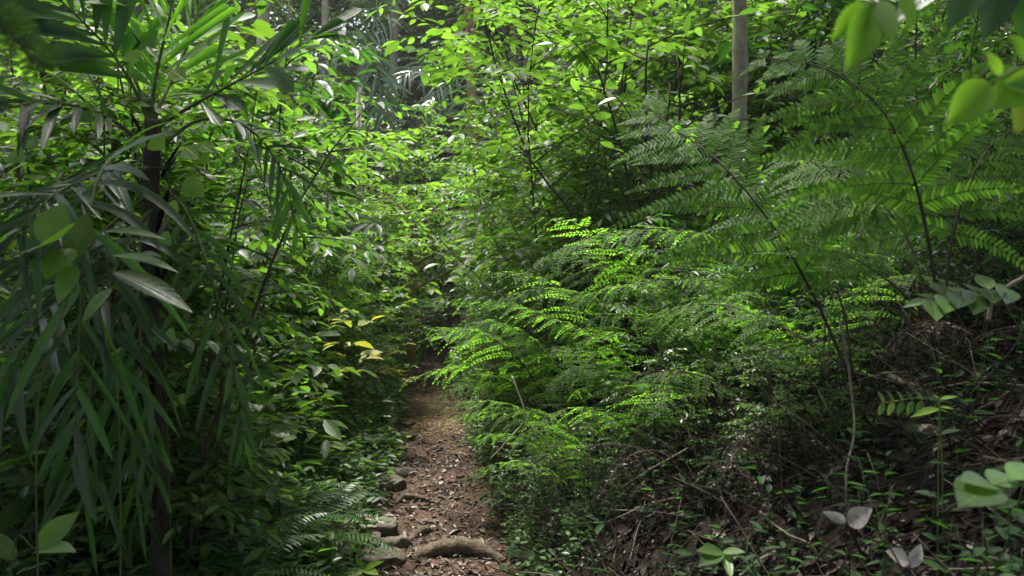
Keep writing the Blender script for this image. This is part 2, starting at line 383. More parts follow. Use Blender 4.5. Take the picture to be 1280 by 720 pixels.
PROTO = {}
def proto(kind, names, mats, gen):
    f, w = gen
    PROTO[kind] = (names, f.mesh(kind + '_foliage', mats[0]), w.mesh(kind + '_stem', mats[1]))
# kind -> (object name, category)
def plant(kind, x, y, H, label, group=None, rz=None, dz=0, tilt=0):
    (nm, cat, pf, pw, H0), mf, mw = PROTO[kind]
    o = empty(nm, (x, y, G(x, y) + dz), label, cat, group, rnd.uniform(0, 6.28) if rz is None else rz, H / H0)
    if tilt: o.rotation_euler = (rnd.uniform(-tilt, tilt), rnd.uniform(-tilt, tilt), o.rotation_euler[2])
    link(pf, mf, o); link(pw, mw, o)
    return o

SH = lambda H: ('leafy_shrub', 'shrub', 'foliage', 'stem', H)
SA = lambda H: ('sapling', 'sapling', 'foliage', 'stem', H)
for i in range(3):
    proto('bright%d' % i, SA(4), (M['bright'], M['stem']), grow(10 + i, 4, .016, 3, .5, .10, 18, 1.2, 5, .40, .055, .135, .062, sag=.2))
    proto('mid%d' % i, SH(3), (M['mid'], M['stem']), grow(20 + i, 3, .016, 4, .38, .1, 15, .8, 5, .28, .045, .095, .040))
    proto('small%d' % i, SH(2.2), (M['small'], M['stem']), grow(30 + i, 2.2, .010, 6, .5, .06, 15, .5, 5, .2, .028, .052, .026, T_FAR))
for i in range(2):
    proto('dark%d' % i, SH(3), (M['dark'], M['stem']), grow(40 + i, 3, .018, 3, .3, .15, 14, .8, 4, .3, .06, .17, .05, T_LANCE, sag=.4))
    proto('lime%d' % i, SA(2), (M['lime'], M['stemgreen']), grow(50 + i, 2, .010, 3, .35, .2, 10, .5, 3, .22, .05, .10, .055))
    proto('herb%d' % i, ('broadleaf_herb', 'plant', 'foliage', 'stem', .7), (M['mid'], M['stemgreen']), grow(60 + i, .7, .006, 5, .6, .15, 7, .16, 0, 0, .035, .11, .045))
    proto('herbl%d' % i, ('broadleaf_herb', 'plant', 'foliage', 'stem', .7), (M['bright'], M['stemgreen']), grow(65 + i, .7, .006, 6, .7, .15, 8, .15, 0, 0, .03, .075, .035))
proto('yellow', SA(1.2), (M['yellow'], M['stemgreen']), grow(70, 1.2, .006, 1, .15, .62, 9, .24, 0, 0, .045, .10, .042, T_LANCE, sag=.1))
proto('thin', SA(3), (M['mid'], M['stem']), grow(75, 3, .012, 2, .2, .45, 12, .6, 3, .25, .06, .10, .045))

def tree_gen(seed, H, r0, crown0, sides, slen, LL, LW, sp, T=T_FAR, twigs=7, tlen=.9, limbs=1):
    return grow(seed, H, r0, limbs, .12, crown0, sides, slen, twigs, tlen, sp, LL, LW, T, .5, (0, 45), .3, .3)
TR = lambda H: ('forest_tree', 'tree', 'crown', 'trunk', H)
for i in range(3):
    proto('tree%d' % i, TR(14), (M['far'], M['bark_grey']), tree_gen(80 + i, 14, .16, .06, 80, 3.6, .21, .11, .12, twigs=9, tlen=1.1))
proto('pole', TR(14), (M['far'], M['bark_grey']), tree_gen(88, 14, .13, .55, 22, 3.2, .15, .075, .12))
proto('canopy', ('canopy_tree', 'tree', 'crown', 'trunk', 12), (M['mid'], M['bark_dark']), tree_gen(90, 12, .13, .5, 44, 5.4, .25, .125, .105, T_FAR, 11, 1.4))

# ---- ferns
def spline(P, n=24):
    P = np.asarray(P, float); m = len(P); out = []
    Q = np.vstack([2 * P[0] - P[1], P, 2 * P[-1] - P[-2]])
    for k in range(n):
        t = k / (n - 1) * (m - 1); i = min(int(t), m - 2); f = t - i
        a, b, c, d = Q[i], Q[i + 1], Q[i + 2], Q[i + 3]
        out.append(.5 * (2 * b + (c - a) * f + (2 * a - 5 * b + 4 * c - d) * f * f + (3 * b - a - 3 * c + d) * f ** 3))
    return np.array(out)
def frond(P, pairs=16, plen=.35, pn=16, pw=.014, up=(0, 0, 1), droop=.25, bare=.2, seed=0, angle=68, r0=.005, T=T_PINN, taper=1.0, lobe=1.0):
    """bipinnate frond: blade mesh builder and stalk mesh builder"""
    r = random.Random(seed); pts = spline(P, 30); b = MB(); s = MB()
    s.tube(pts, np.linspace(r0, r0 * .2, len(pts)), 5)
    up = np.array(up, float)
    for i in range(pairs):
        t = bare + (1 - bare) * (i + .3) / pairs
        p, d = lerp(pts, min(t, .995)); v = (t - bare) / (1 - bare)
        prof = (min(1, .55 + v * 2.2)) * (1 - v) ** (.75 * taper) + .05
        U = nrm(up - d * np.dot(up, d)); S = cross(d, U)
        for sd in (-1, 1):
            if r.random() < .04: continue
            a = R(angle + r.gauss(0, 7) - 25 * v)
            pd = nrm(d * math.cos(a) + S * sd * math.sin(a) + U * r.uniform(-.12, .12))
            L = plen * prof * (r.uniform(.8, 1.1) if r.random() < .93 else .45); n = max(3, int(pn * (prof ** .6)))
            k = np.linspace(0, 1, 7)[:, None]; dr = droop * r.uniform(.3, 2.2) + (.7 if r.random() < .06 else 0)
            pc = p + pd * L * k + np.array([0, 0, -1]) * dr * L * k ** 2
            s.tube(pc, np.linspace(r0 * .28, r0 * .08, 7), 3)
            ks = (np.arange(n) + .5) / n
            base = p + pd * L * ks[:, None] + np.array([0, 0, -1]) * dr * L * ks[:, None] ** 2
            tan = nrm(pd + np.array([0, 0, -2]) * dr * ks[:, None])
            Uv = nrm(U - tan * (tan @ U)[:, None]); Sv = cross(tan, Uv)
            ql = pw * 2.9 * lobe * ((1 - ks) ** .6 + .12) * min(1.0, .5 + prof) * np.array([r.uniform(.8, 1.1) for _ in ks])
            for s2 in (-1, 1):
                D = Sv * s2 * .86 + tan * .5 + Uv * np.array([r.uniform(-.15, .2) for _ in ks])[:, None]
                NN = Uv + np.array([[r.gauss(0, .14), r.gauss(0, .14), 0] for _ in ks])
                b.leaves(base, D, NN, ql, np.full(n, min(pw, L / n * .82)), T)
            b.leaves(pc[-1:] , nrm(tan[-1:]), Uv[-1:], np.array([pw * 1.6]), np.array([pw * .8]), T)
    return b, s
def arch(L, rise, out, n=6):
    """frond rachis that rises and arches outwards along +x"""
    t = np.linspace(0, 1, n); a = rise * (1 - t) + (-.6) * t
    p = [np.zeros(3)]
    for i in range(n - 1):
        p.append(p[-1] + np.array([math.cos(a[i] * out), 0, math.sin(a[i] * out)]) * L / (n - 1))
    return np.array(p)
FR = {}
def mk_frond_set(key, mat, specs):
    FR[key] = []
    for P, kw in specs:
        b, s = frond(P, **kw); FR[key].append((b.mesh(key + '_blade', mat), s.mesh(key + '_stalk', M['rachis'])))
mk_frond_set('bracken', M['fern'], [(arch(1.25, 1.25, 1, 7), dict(pairs=12, plen=.30, pn=16, pw=.015, seed=i, droop=.3, bare=.25, T=T_FAR, lobe=.72)) for i in range(3)])
def comb_frond(P, pairs, LL, W, seed, bare=.15):
    r = random.Random(seed); pts = spline(P, 30); b = MB(); s = MB(); s.tube(pts, np.linspace(.004, .001, 30), 5)
    for i in range(pairs):
        v = (i + .5) / pairs; p, d = lerp(pts, min(bare + (1 - bare) * v, .995)); U = nrm(UP - d * d[2]); S = cross(d, U)
        L = LL * min(1, .5 + v * 2.5) * (1 - v) ** .6 + .012
        for sd in (-1, 1):
            b.leaf(p, d * .35 + S * sd + U * r.uniform(-.2, .1), U + S * sd * .15 + np.array([r.gauss(0, .1), r.gauss(0, .1), 0]), L * r.uniform(.9, 1.08), W)
    b.flush(T_LANCE); return b, s
FR['lady'] = []
for i in range(3):
    b_, s_ = comb_frond(arch(.8, 1.05, 1, 7), 26, .15, .021, 20 + i); FR['lady'].append((b_.mesh('lady_blade', M['fernblue']), s_.mesh('lady_stalk', M['rachis'])))
mk_frond_set('deadfern', M['drygrey'], [(arch(1.0, .9, 1.2, 7), dict(pairs=12, plen=.2, pn=9, pw=.008, seed=40 + i, droop=1.3, bare=.3, T=T_FAR)) for i in range(2)])
def fern(key, x, y, size, label, n=7, group=None, elev=0, cat='fern', name='fern', az=None, spread=6.28, dz=0):
    o = empty(name, (x, y, G(x, y) + dz), label, cat, group, 0, size)
    for i in range(n):
        bm_, sm_ = rnd.choice(FR[key])
        f = link('frond', bm_, o)
        a = (az if az is not None else 0) + spread * (i + rnd.uniform(-.3, .3)) / n - (spread / 2 if az is not None else 0)
        f.rotation_euler = (rnd.uniform(-.25, .25), elev + rnd.uniform(-.25, .3), a); f.scale = (rnd.uniform(.75, 1.15),) * 3
        link('stalk', sm_, f)
    return o
def big_frond_fern(name, base, fronds, label, mat='fern', cat='fern', group=None):
    o = empty(name, base, label, cat, group); b0 = np.array(base, float)
    for P, kw in fronds:
        P = np.array(P, float)
        b, s = frond(P - b0, **kw)
        f = b.build('frond', M[mat], o); s.build('stalk', M['rachis'], f)
    return o

# ---- palms
def leaflet(mb, p, d, up, L, W, droop, n=7, jag=0):
    d = nrm(np.array(d, float)); st = L / n; c = np.array(p, float)
    V = []; UVs = []
    for i in range(n + 1):
        t = i / n
        if jag: w = W * (.12 + .88 * min(1, t * 1.25)) * .5
        else: w = W * math.sin(math.pi * min(1, .12 + t * .88)) ** .6 * .5 * (1 if t < .98 else .1)
        s = nrm(cross(d, up)); u = cross(s, d)
        e = 0 if not (jag and i == n) else 1
        V += [c - s * w + u * w * .35 - d * e * W * .25, c + d * e * jag * W * .15, c + s * w + u * w * .35 - d * e * W * .6]
        UVs += [(0, t), (.5, t), (1, t)]
        d = nrm(d + np.array([0, 0, -1]) * droop / n); c = c + d * st
    lo = []
    for i in range(n):
        a = 3 * i; lo += [a, a + 1, a + 4, a + 3, a + 1, a + 2, a + 5, a + 4]
    mb.raw(np.array(V), lo, [4] * (2 * n), np.array(UVs))
def palm_frond(parent, P, pairs, LL, W, droop, mat, up=(0, -.3, 1), bare=.25, seed=0, jag=0, ang=(60, 25), base=None, r0=.008, pr=.35):
    r = random.Random(seed); pts = spline(P, 30) - (base if base is not None else 0); b = MB(); s = MB()
    s.tube(pts, np.linspace(r0, r0 * .25, len(pts)), 6)
    up = np.array(up, float)
    for i in range(pairs):
        v = (i + .5) / pairs; t = bare + (1 - bare) * v
        p, d = lerp(pts, min(t, .995)); U = nrm(up - d * np.dot(up, d)); S = cross(d, U)
        prof = (pr + (1 - pr) * math.sin(math.pi * min(1, .15 + v * .8)))
        for sd in (-1, 1):
            a = R(ang[0] * (1 - v) + ang[1] * v + r.gauss(0, 11))
            dd = d * math.cos(a) + S * sd * math.sin(a) + U * r.gauss(.08, .22)
            leaflet(b, p, dd, U + S * sd * r.uniform(-.7, .3) + d * r.uniform(-.3, .3), LL * prof * r.uniform(.6, 1.12), W * r.uniform(.6, 1.2), droop * r.uniform(.3, 1.7), jag=jag)
    f = b.build('frond', mat, parent); s.build('stalk', M['stemgreen'], f)
    return f

# ================================================================== PLACEMENT
HAZE = .0009
def X(px, d): return (px - 640) / F * d
def row(kindlist, rows, group):
    for i, (k, px, d, H, label) in enumerate(rows):
        plant(k, X(px, d), d, H, label, group)

# ---- thicket on the bank to the right of the path
row(None, [
 ('bright0', 705, 6.8, 3.6, 'tall bright sapling with large rounded leaves on the bank just right of the gap'),
 ('bright1', 742, 7.2, 4.4, 'tall bright sapling reaching the top edge left of the dark multi stemmed shrub'),
 ('bright2', 812, 6.8, 4.2, 'bright leafy sapling standing just left of the pale slim trunk'),
 ('bright0', 735, 9.2, 5.0, 'tall broad leaved sapling behind the tallest bright one right of the path'),
 ('bright1', 870, 8.6, 5.0, 'tall sapling with layered leaves immediately behind the pale slim trunk'),
 ('bright2', 655, 11.5, 4.0, 'bright sapling at the upper edge of the thicket beside the open gap'),
 ('mid0', 655, 8.2, 2.2, 'mid green shrub on the bank above the last fern fronds by the path'),
 ('mid1', 715, 6.1, 2.2, 'dense mid green shrub rising behind the long arching light green fern frond'),
 ('mid2', 775, 5.9, 2.3, 'mid green shrub behind the upper left pinnae of the big fern'),
 ('mid0', 645, 10.2, 3.0, 'mid green shrub overhanging the path where it narrows, right side'),
 ('mid1', 612, 13.2, 3.0, 'mid green shrub at the dark bend of the path, right hand bank'),
 ('mid2', 640, 13.6, 3.9, 'large mid green shrub on the bank above the dark bend'),
 ('mid0', 1010, 8.4, 3.2, 'mid green shrub behind the drooping fern canopy at upper right'),
 ('mid1', 1130, 8.8, 3.2, 'mid green shrub on top of the slope behind the second big fern stalk'),
 ('small0', 632, 8.6, 1.3, 'small leaved shrub at the foot of the right bank beside the straw patch'),
 ('small1', 618, 10.6, 1.5, 'small leaved shrub at the foot of the bank just before the path darkens'),
 ('small2', 690, 7.6, 2.1, 'fine leaved dense shrub in the middle of the bank thicket'),
 ('small0', 745, 8.8, 2.6, 'fine leaved shrub below the dark multi stemmed shrub'),
 ('small1', 830, 7.8, 2.3, 'fine leaved shrub low behind the base of the pale slim trunk'),
 ('small2', 648, 6.3, 1.2, 'low fine leaved shrub close to the path edge below the bracken'),
 ('dark0', 905, 7.4, 3.4, 'dark long leaved shrub behind the big fern to the right of the pale slim trunk'),
 ('dark1', 1060, 7.2, 3.0, 'dark glossy long leaved shrub between the two big fern stalks'),
 ('dark0', 1220, 6.2, 2.9, 'dark glossy shrub at the far right above the litter slope'),
 ('mid2', 1235, 8.6, 3.8, 'tall mid green shrub on the upper slope at the right edge'),
 ('small2', 1120, 6.2, 1.5, 'fine leaved shrub sitting on the litter slope under the second big fern'),
 ('small0', 575, 16.0, 1.3, 'small leaved shrub inside the dark hollow at the end of the path'),
], 'shrubs in the thicket right of the path')

# ---- thicket left of the path
row(None, [
 ('bright1', 392, 8.4, 2.4, 'bright sapling in the sunny patch between the palm and the yellow sapling'),
 ('bright2', 430, 10.8, 3.0, 'bright leafy sapling at the sunny top of the left thicket'),
 ('bright0', 345, 9.8, 3.3, 'bright sapling showing through behind the right hand palm fronds'),
 ('lime0', 372, 7.2, 1.7, 'lime green sapling just right of the thin dark twin stems'),
 ('lime1', 438, 8.9, 1.5, 'lime green sapling left of the yellow sapling'),
 ('lime0', 492, 13.6, 4.0, 'lime green sapling crowning the heap of creepers above the path end'),
 ('lime1', 300, 7.0, 2.0, 'lime green sapling low behind the drooping palm fronds'),
 ('small0', 410, 7.4, 1.2, 'small leaved shrub in the middle of the left bank'),
 ('small1', 460, 9.6, 1.8, 'small leaved shrub rising behind the yellow sapling'),
 ('small2', 462, 11.6, 2.6, 'fine leaved shrub left of the brown trunk at the path end'),
 ('small0', 425, 12.4, 4.0, 'tall heap of fine leaved growth under the grey fan palm'),
 ('small1', 352, 8.0, 1.7, 'fine leaved shrub beyond the white sheened fern on the left'),
 ('small2', 478, 13.2, 2.4, 'fine leaved shrub directly beside the brown trunk'),
 ('mid0', 452, 11.0, 2.7, 'mid green shrub halfway up the left thicket, leaves nodding towards the path'),
 ('mid1', 398, 10.2, 2.9, 'mid green shrub behind the lime sapling near the twin stems'),
 ('mid2', 470, 7.9, .9, 'low mid green shrub touching the left edge of the path before the straw patch'),
 ('mid0', 330, 6.6, 1.5, 'mid green shrub between the twin stems and the palm trunk'),
 ('mid1', 262, 6.4, 2.3, 'mid green shrub visible just right of the palm trunk'),
 ('mid2', 515, 15.2, 5.0, 'tall mid green shrub covering the top of the brown trunk'),
 ('small1', 545, 16.2, 4.6, 'tall curtain of fine leaves hanging above the dark end of the path'),
 ('mid0', 575, 16.0, 5.0, 'mid green shrub closing the view above the path bend'),
 ('mid1', 605, 17.5, 4.7, 'highest mid green shrub below the tall brown trunk in the gap'),
 ('small0', 455, 15.6, 4.8, 'fine leaved shrub in front of the drooping palm frond in the gap'),
 ('bright1', 385, 14.0, 4.0, 'bright sapling under the hanging grey palm leaves'),
 ('dark0', 110, 6.8, 2.8, 'dark long leaved shrub seen through the radiating palm leaflets on the left'),
 ('dark1', 40, 5.2, 2.3, 'dark glossy shrub at the left edge below the blurry fern tip'),
 ('mid1', 60, 7.8, 3.6, 'mid green shrub behind the left palm fronds near the left edge'),
 ('bright0', 150, 8.6, 4.2, 'bright sapling behind the crown of the palm'),
 ('mid2', 235, 8.2, 3.7, 'mid green shrub behind the upright light palm fronds'),
 ('lime1', 75, 5.0, 2.2, 'lime green sapling glowing behind the lowest dark palm fronds'),
 ('mid0', 300, 11.5, 5.0, 'tall mid green shrub behind the arching palm frond tip'),
 ('dark1', 330, 7.6, 3.7, 'dark leaved shrub overtopping the twin stems'),
 ('bright2', 15, 10.5, 4.6, 'bright sapling far behind the left edge fronds'),
], 'shrubs in the thicket left of the path')

row(None, [  # lime and bright leaf colours here stand in for light on the patch
 ('lime0', 318, 5.8, 1.1, 'lime green sapling in the lit patch below the arching palm frond tip'),
 ('lime1', 352, 6.3, 1.3, 'lime green sapling in the lit patch behind the broadleaf herbs'),
 ('lime0', 388, 7.4, 1.2, 'lime green sapling in the lit patch left of the yellow sapling stem'),
 ('bright2', 300, 6.0, 1.6, 'bright broad leaved sapling lighting up the space right of the palm trunk'),
 ('bright0', 350, 7.0, 1.7, 'bright broad leaved sapling in the middle of the lit left patch'),
 ('bright1', 415, 8.2, 2.0, 'bright broad leaved sapling at the back of the lit left patch'),
 ('herbl0', 350, 5.6, 1.0, 'bright tall herb in front of the lit left patch'),
 ('herbl1', 380, 6.3, .9, 'bright tall herb between the lit left patch and the path'),
 ('herbl0', 300, 5.1, 1.0, 'bright tall herb at the palm side of the lit left patch'),
], 'plants whose bright leaf colour paints the lit patch left of the path')
row(None, [
 ('dark0', 30, 4.3, 2.2, 'dark glossy shrub close behind the lowest left palm fronds'),
 ('dark1', 150, 4.4, 2.5, 'dark glossy shrub touching the back of the palm trunk'),
 ('mid0', 230, 4.6, 1.7, 'mid green shrub close behind the right side of the palm trunk'),
 ('mid1', 90, 5.4, 3.2, 'mid green shrub behind the radiating palm leaflets'),
 ('mid1', 238, 3.5, 2.3, 'mid green sapling whose leaves hide the right side of the palm trunk'),
 ('mid2', 128, 3.5, 2.5, 'mid green sapling mingling with the radiating palm leaflets'),
 ('bright1', 175, 3.9, 3.1, 'bright broad leaved sapling mingling with the crown of the palm'),
 ('herb1', 180, 3.7, 1.1, 'dark broadleaf plant right at the foot of the palm trunk'),
 ('herb0', 70, 3.3, 1.2, 'tall broadleaf plant under the lowest palm leaflets'),
 ('bright0', 420, 9.2, 2.6, 'bright broad leaved shrub facing the yellow sapling'),
 ('bright1', 372, 7.6, 1.9, 'bright broad leaved shrub right of the twin stems, above the combed ferns'),
 ('bright2', 450, 12.0, 3.3, 'bright sapling high on the left of the dark path end'),
], 'shrubs close around the palm and left bank')
row(None, [
 ('dark0', 905, 4.4, 1.15, 'low dark shrub on the slope under the foot of the pale slim trunk'),
 ('dark1', 990, 3.9, 1.15, 'low dark shrub just left of the diagonal fern stalk base'),
 ('dark0', 1090, 3.7, 1.1, 'low dark shrub between the stalks of the two big ferns'),
 ('dark1', 1175, 3.9, 1.2, 'low dark shrub behind the dead grey leaves under the litter slope'),
 ('dark0', 1255, 3.3, 1.1, 'low dark shrub above the thick grey dead branch'),
 ('mid0', 830, 4.0, .95, 'low green shrub in shade between the withered ferns'),
 ('mid1', 1040, 3.1, .8, 'small shaded shrub above the pale dead leaf'),
 ('small0', 930, 3.3, .75, 'small fine leaved shrub in the darkest part of the slope'),
 ('small1', 760, 3.9, .7, 'small fine leaved shrub low on the bank right of the thick root'),
 ('small2', 690, 4.4, .6, 'tiny fine leaved shrub at the right path edge above the thick root'),
], 'low shrubs in the shade of the big ferns')
# ---- thin young saplings, herbs
row(None, [
 ('yellow', 468, 5.7, 1.36, 'young sapling with yellow and orange leaves beside the end of the path'),
 ('yellow', 500, 7.3, 1.02, 'smaller yellowing sapling leaning over the far path beneath the brown trunk'),
 ('thin', 272, 4.4, 3.2, 'thin dark twin stemmed sapling right of the palm trunk'),
 ('thin', 384, 6.2, 2.3, 'single slender sapling rising from the lit left bank'),
 ('thin', 1170, 4.6, 2.2, 'slender brown stemmed sapling in front of the litter slope'),
], 'slender young saplings')
herbs = [
 ('herbl0', 432, 6.8, .55, 'bright low herb left of the stones halfway along the path'),
 ('herb0', 405, 6.0, .7, 'broadleaf herb above the white sheened fern'),
 ('herb1', 452, 7.6, .55, 'broadleaf herb leaning over the left path edge'),
 ('herbl1', 375, 5.6, .8, 'bright herb behind the white sheened fern'),
 ('herb0', 340, 5.2, .9, 'large broadleaf herb with white sheen between twin stems and stones'),
 ('herb1', 300, 4.9, .9, 'broadleaf herb low down right of the drooping palm leaflets'),
 ('herbl0', 480, 9.8, .6, 'bright herb on the left rim of the straw patch'),
 ('herb0', 490, 11.8, .45, 'broadleaf herb at the left rim just beyond the straw patch'),
 ('herbl1', 600, 7.2, .5, 'bright herb at the right rim beside the straw patch'),
 ('herb1', 622, 6.3, .5, 'broadleaf herb at the foot of the right bank opposite the stones'),
 ('herb0', 640, 5.2, .45, 'broadleaf herb on the right path edge nearest the thick root'),
 ('herbl0', 655, 4.6, .35, 'bright little herb behind the round pale leaves at the root'),
 ('herb1', 600, 9.2, .45, 'broadleaf herb at the right rim beyond the straw patch'),
 ('herb0', 588, 11.4, .45, 'broadleaf herb opposite the yellow sapling'),
 ('herb1', 425, 5.4, .42, 'broadleaf herb just left of the double stone'),
 ('herbl1', 415, 4.7, .35, 'bright herb left of the flat stones near the bottom'),
 ('herb0', 250, 4.2, .8, 'broadleaf herb at the foot of the palm trunk'),
 ('herb1', 130, 4.4, 1.0, 'dark broadleaf herb left of the foot of the palm'),
 ('herb0', 30, 3.9, 1.0, 'broadleaf herb in the lower left corner shadow'),
 ('herbl0', 700, 4.9, .5, 'small bright herb in the shade below the bracken fronds'),
 ('herb1', 745, 4.5, .4, 'broadleaf herb in the shade at the bottom centre right'),
 ('herb0', 830, 4.3, .4, 'broadleaf herb under the low dark fronds'),
 ('herb1', 1110, 4.6, .6, 'broadleaf herb in the dark slope under the slender sapling'),
 ('herb0', 980, 5.4, .7, 'broadleaf herb on the dark slope below the big fern stalk'),
]
row(None, herbs, 'low broadleaf herbs on the forest floor')

# ---- trees behind
def slim_trunk(name, px, d, r, mat, label, z1=12, lean=(0, 0), kind='pole', crown=True, base_py=None):
    x = X(px, d); z = G(x, d)
    o = empty(name, (x, d, z), label, 'tree', None)
    mb = MB(); r_ = random.Random(px)
    n = 26; t = np.linspace(0, 1, n)
    pts = np.stack([lean[0] * t + .04 * np.sin(t * 9 + px), lean[1] * t + .03 * np.cos(t * 7), -.15 + t * z1], -1)
    rad = r * (1.15 - .45 * t) * (1 + .05 * np.sin(t * 60)) + .25 * r * np.exp(-t * 30)
    mb.tube(pts, rad, 12)
    for i in range(8):
        a = r_.uniform(0, 6.28); p, _ = lerp(pts, r_.uniform(.45, .98))
        mb.tube(curve_pts(p, (math.cos(a), math.sin(a), .6), r_.uniform(1, 2.4), 5, .2, r_), np.linspace(r * .35, r * .08, 6), 5)
    mb.build('trunk', mat, o)
    if crown:
        f = MB()
        for i in range(26):
            a = r_.uniform(0, 6.28); p, _ = lerp(pts, r_.uniform(.6, .99))
            q = curve_pts(p, (math.cos(a), math.sin(a), r_.uniform(-.1, .7)), r_.uniform(.8, 2.6), 5, .5, r_)
            put_leaves(f, q, .05, .16, .07, r_, .1, .5)
            for j in range(4):
                q2, e = lerp(q, .3 + .17 * j); tp = curve_pts(q2, (r_.uniform(-1, 1), r_.uniform(-1, 1), r_.uniform(-.3, .3)), .8, 3, .4, r_)
                put_leaves(f, tp, .06, .16, .07, r_, .1, .5)
        f.flush(T_FAR); f.build('crown', M['far'], o)
    return o
slim_trunk('slim_tree', 917, 6.4, .056, M['bark_pale'], 'slim pale straight trunk rising out of the thicket right of centre', 9, (.05, 0))
slim_trunk('forest_tree', 590, 21, .14, M['bark_brown'], 'tall brown trunk standing in the open gap at the top centre', 14, (-.1, 0))
slim_trunk('short_trunk', 508, 10.9, .058, M['bark_brown'], 'tan brown trunk, top left out, half hidden by leaves at the end of the path', 2.5, (.08, 0), crown=False)  # trunk continues upward behind leaves; its upper part is left out
slim_trunk('forest_tree', 62, 8.0, .12, M['bark_dark'], 'dark trunk behind the palm fronds near the upper left corner', 11)
slim_trunk('forest_tree', 322, 13.5, .10, M['bark_pale'], 'pale trunk glimpsed behind the right hand palm frond', 12, (.3, 0))
slim_trunk('forest_tree', 405, 20, .09, M['bark_pale'], 'thin pale trunk behind the hanging grey palm leaves', 13)
slim_trunk('forest_tree', 493, 24, .12, M['bark_grey'], 'grey trunk in the distance left of the tall brown trunk', 15)
slim_trunk('forest_tree', 640, 25, .11, M['bark_grey'], 'faint grey trunk in the distance right of the tall brown trunk', 15)
trees = [
 ('tree0', 470, 27, 13, 'broad far tree filling the gap left of the tall brown trunk'),
 ('tree1', 560, 30, 15, 'far tree behind the tall brown trunk'),
 ('tree2', 650, 27, 14, 'far tree right of the tall brown trunk'),
 ('tree0', 380, 25, 13, 'far tree behind the hanging grey palm leaves'),
 ('tree1', 270, 21, 13, 'far tree behind the right hand palm frond'),
 ('tree2', 150, 19, 13, 'far tree behind the palm crown'),
 ('tree0', 30, 17, 12, 'far tree behind the left edge of the palm'),
 ('tree1', 760, 22, 14, 'far tree behind the multi stemmed dark shrub'),
 ('tree2', 880, 19, 12, 'far tree behind the slim pale trunk'),
 ('tree0', 1000, 18, 12, 'far tree above the big fern'),
 ('tree1', 1130, 17, 11, 'far tree above the second big fern'),
 ('tree2', 1260, 16, 11, 'far tree at the upper right corner'),
 ('tree1', 520, 38, 17, 'farthest tree seen in the middle of the gap'),
 ('tree2', 420, 36, 17, 'farthest tree on the left side of the gap'),
 ('tree0', 620, 37, 17, 'farthest tree on the right side of the gap'),
 ('tree0', 200, 30, 16, 'far tall tree beyond the palm crown'),
 ('tree2', 310, 33, 17, 'far tall tree beyond the pale trunk on the left'),
 ('tree1', 60, 28, 16, 'far tall tree beyond the left edge'),
 ('tree2', 720, 34, 17, 'far tall tree on the slope behind the bright saplings'),
 ('tree0', 830, 30, 16, 'far tall tree on the slope left of the slim pale trunk'),
 ('tree1', 950, 28, 16, 'far tall tree on the slope right of the slim pale trunk'),
 ('tree0', 1090, 27, 16, 'far tall tree high behind the fern canopy'),
 ('tree2', 1200, 26, 15, 'far tall tree high behind the right edge leaves'),
]
row(None, trees, 'forest trees in the distance')
for (x, y, H, lab) in [(-3.6, 1.0, 9.5, 'overhanging canopy tree whose leaves show along the upper left edge'),  # canopy over the foreground; most of these stand unseen, added for shade
                       (4.2, 1.5, 9.5, 'overhanging canopy tree whose dark leaves show at the upper right corner'),
                       (3.1, 3.9, 8.6, 'unseen canopy tree added to shade the fern slope on the right'),
                       (1.8, -2.0, 10, 'canopy tree shading the near path'),
                       (-4.7, 2.7, 10, 'unseen canopy tree added to shade the palm'),
                       (7.4, 8.0, 12, 'tall canopy tree added for shade over the middle of the fern slope'),
                       (7.2, 3.2, 12.5, 'tall canopy tree added for shade on top of the right slope'),
                       (2.3, 3.25, 7.6, 'canopy tree added for shade just beyond the right edge above the big ferns'),
                       (3.2, 1.8, 8.0, 'low canopy tree added for shade just outside the right edge'),
                       (4.6, 5.6, 9.6, 'canopy tree added for shade on the slope just outside the right edge'),
                       (-3.0, 1.9, 7.2, 'low canopy tree added for shade just outside the left edge'),
                       (-6.9, 3.4, 11, 'tall canopy tree added for shade left of the path beyond the palm'),
                       (-6.2, 1.8, 12, 'tall canopy tree added for shade far to the left'),
                       (-2.2, -3.0, 11, 'canopy tree added for shade behind the viewer on the left'),
                       (5.0, -2.5, 11, 'canopy tree added for shade behind the viewer on the right')]:
    plant('canopy', x, y, H, lab, 'canopy trees overhead')

for k, (x, y, H, lab) in enumerate([(-5, -5.5, 10, 'added light-blocking tree behind the viewer to the left of the trail'), (.8, -8, 11, 'added light-blocking tree behind the viewer beside the trail'), (5.5, -5, 10, 'added light-blocking tree behind the viewer to the right of the trail'),
        (9.5, -1, 10, 'added light-blocking tree beside the viewer high on the right slope'), (9.5, 3.2, 10, 'added light-blocking tree outside the view up the right slope'), (-8.5, -1, 10, 'added light-blocking tree beside the viewer on the left'), (-9.5, 4, 10, 'added light-blocking tree outside the view to the left')]):
    plant('tree%d' % (k % 3), x, y, H, lab, 'unseen trees added around the viewer to block light')  # ring of unseen trees added to block sky light from behind and beside
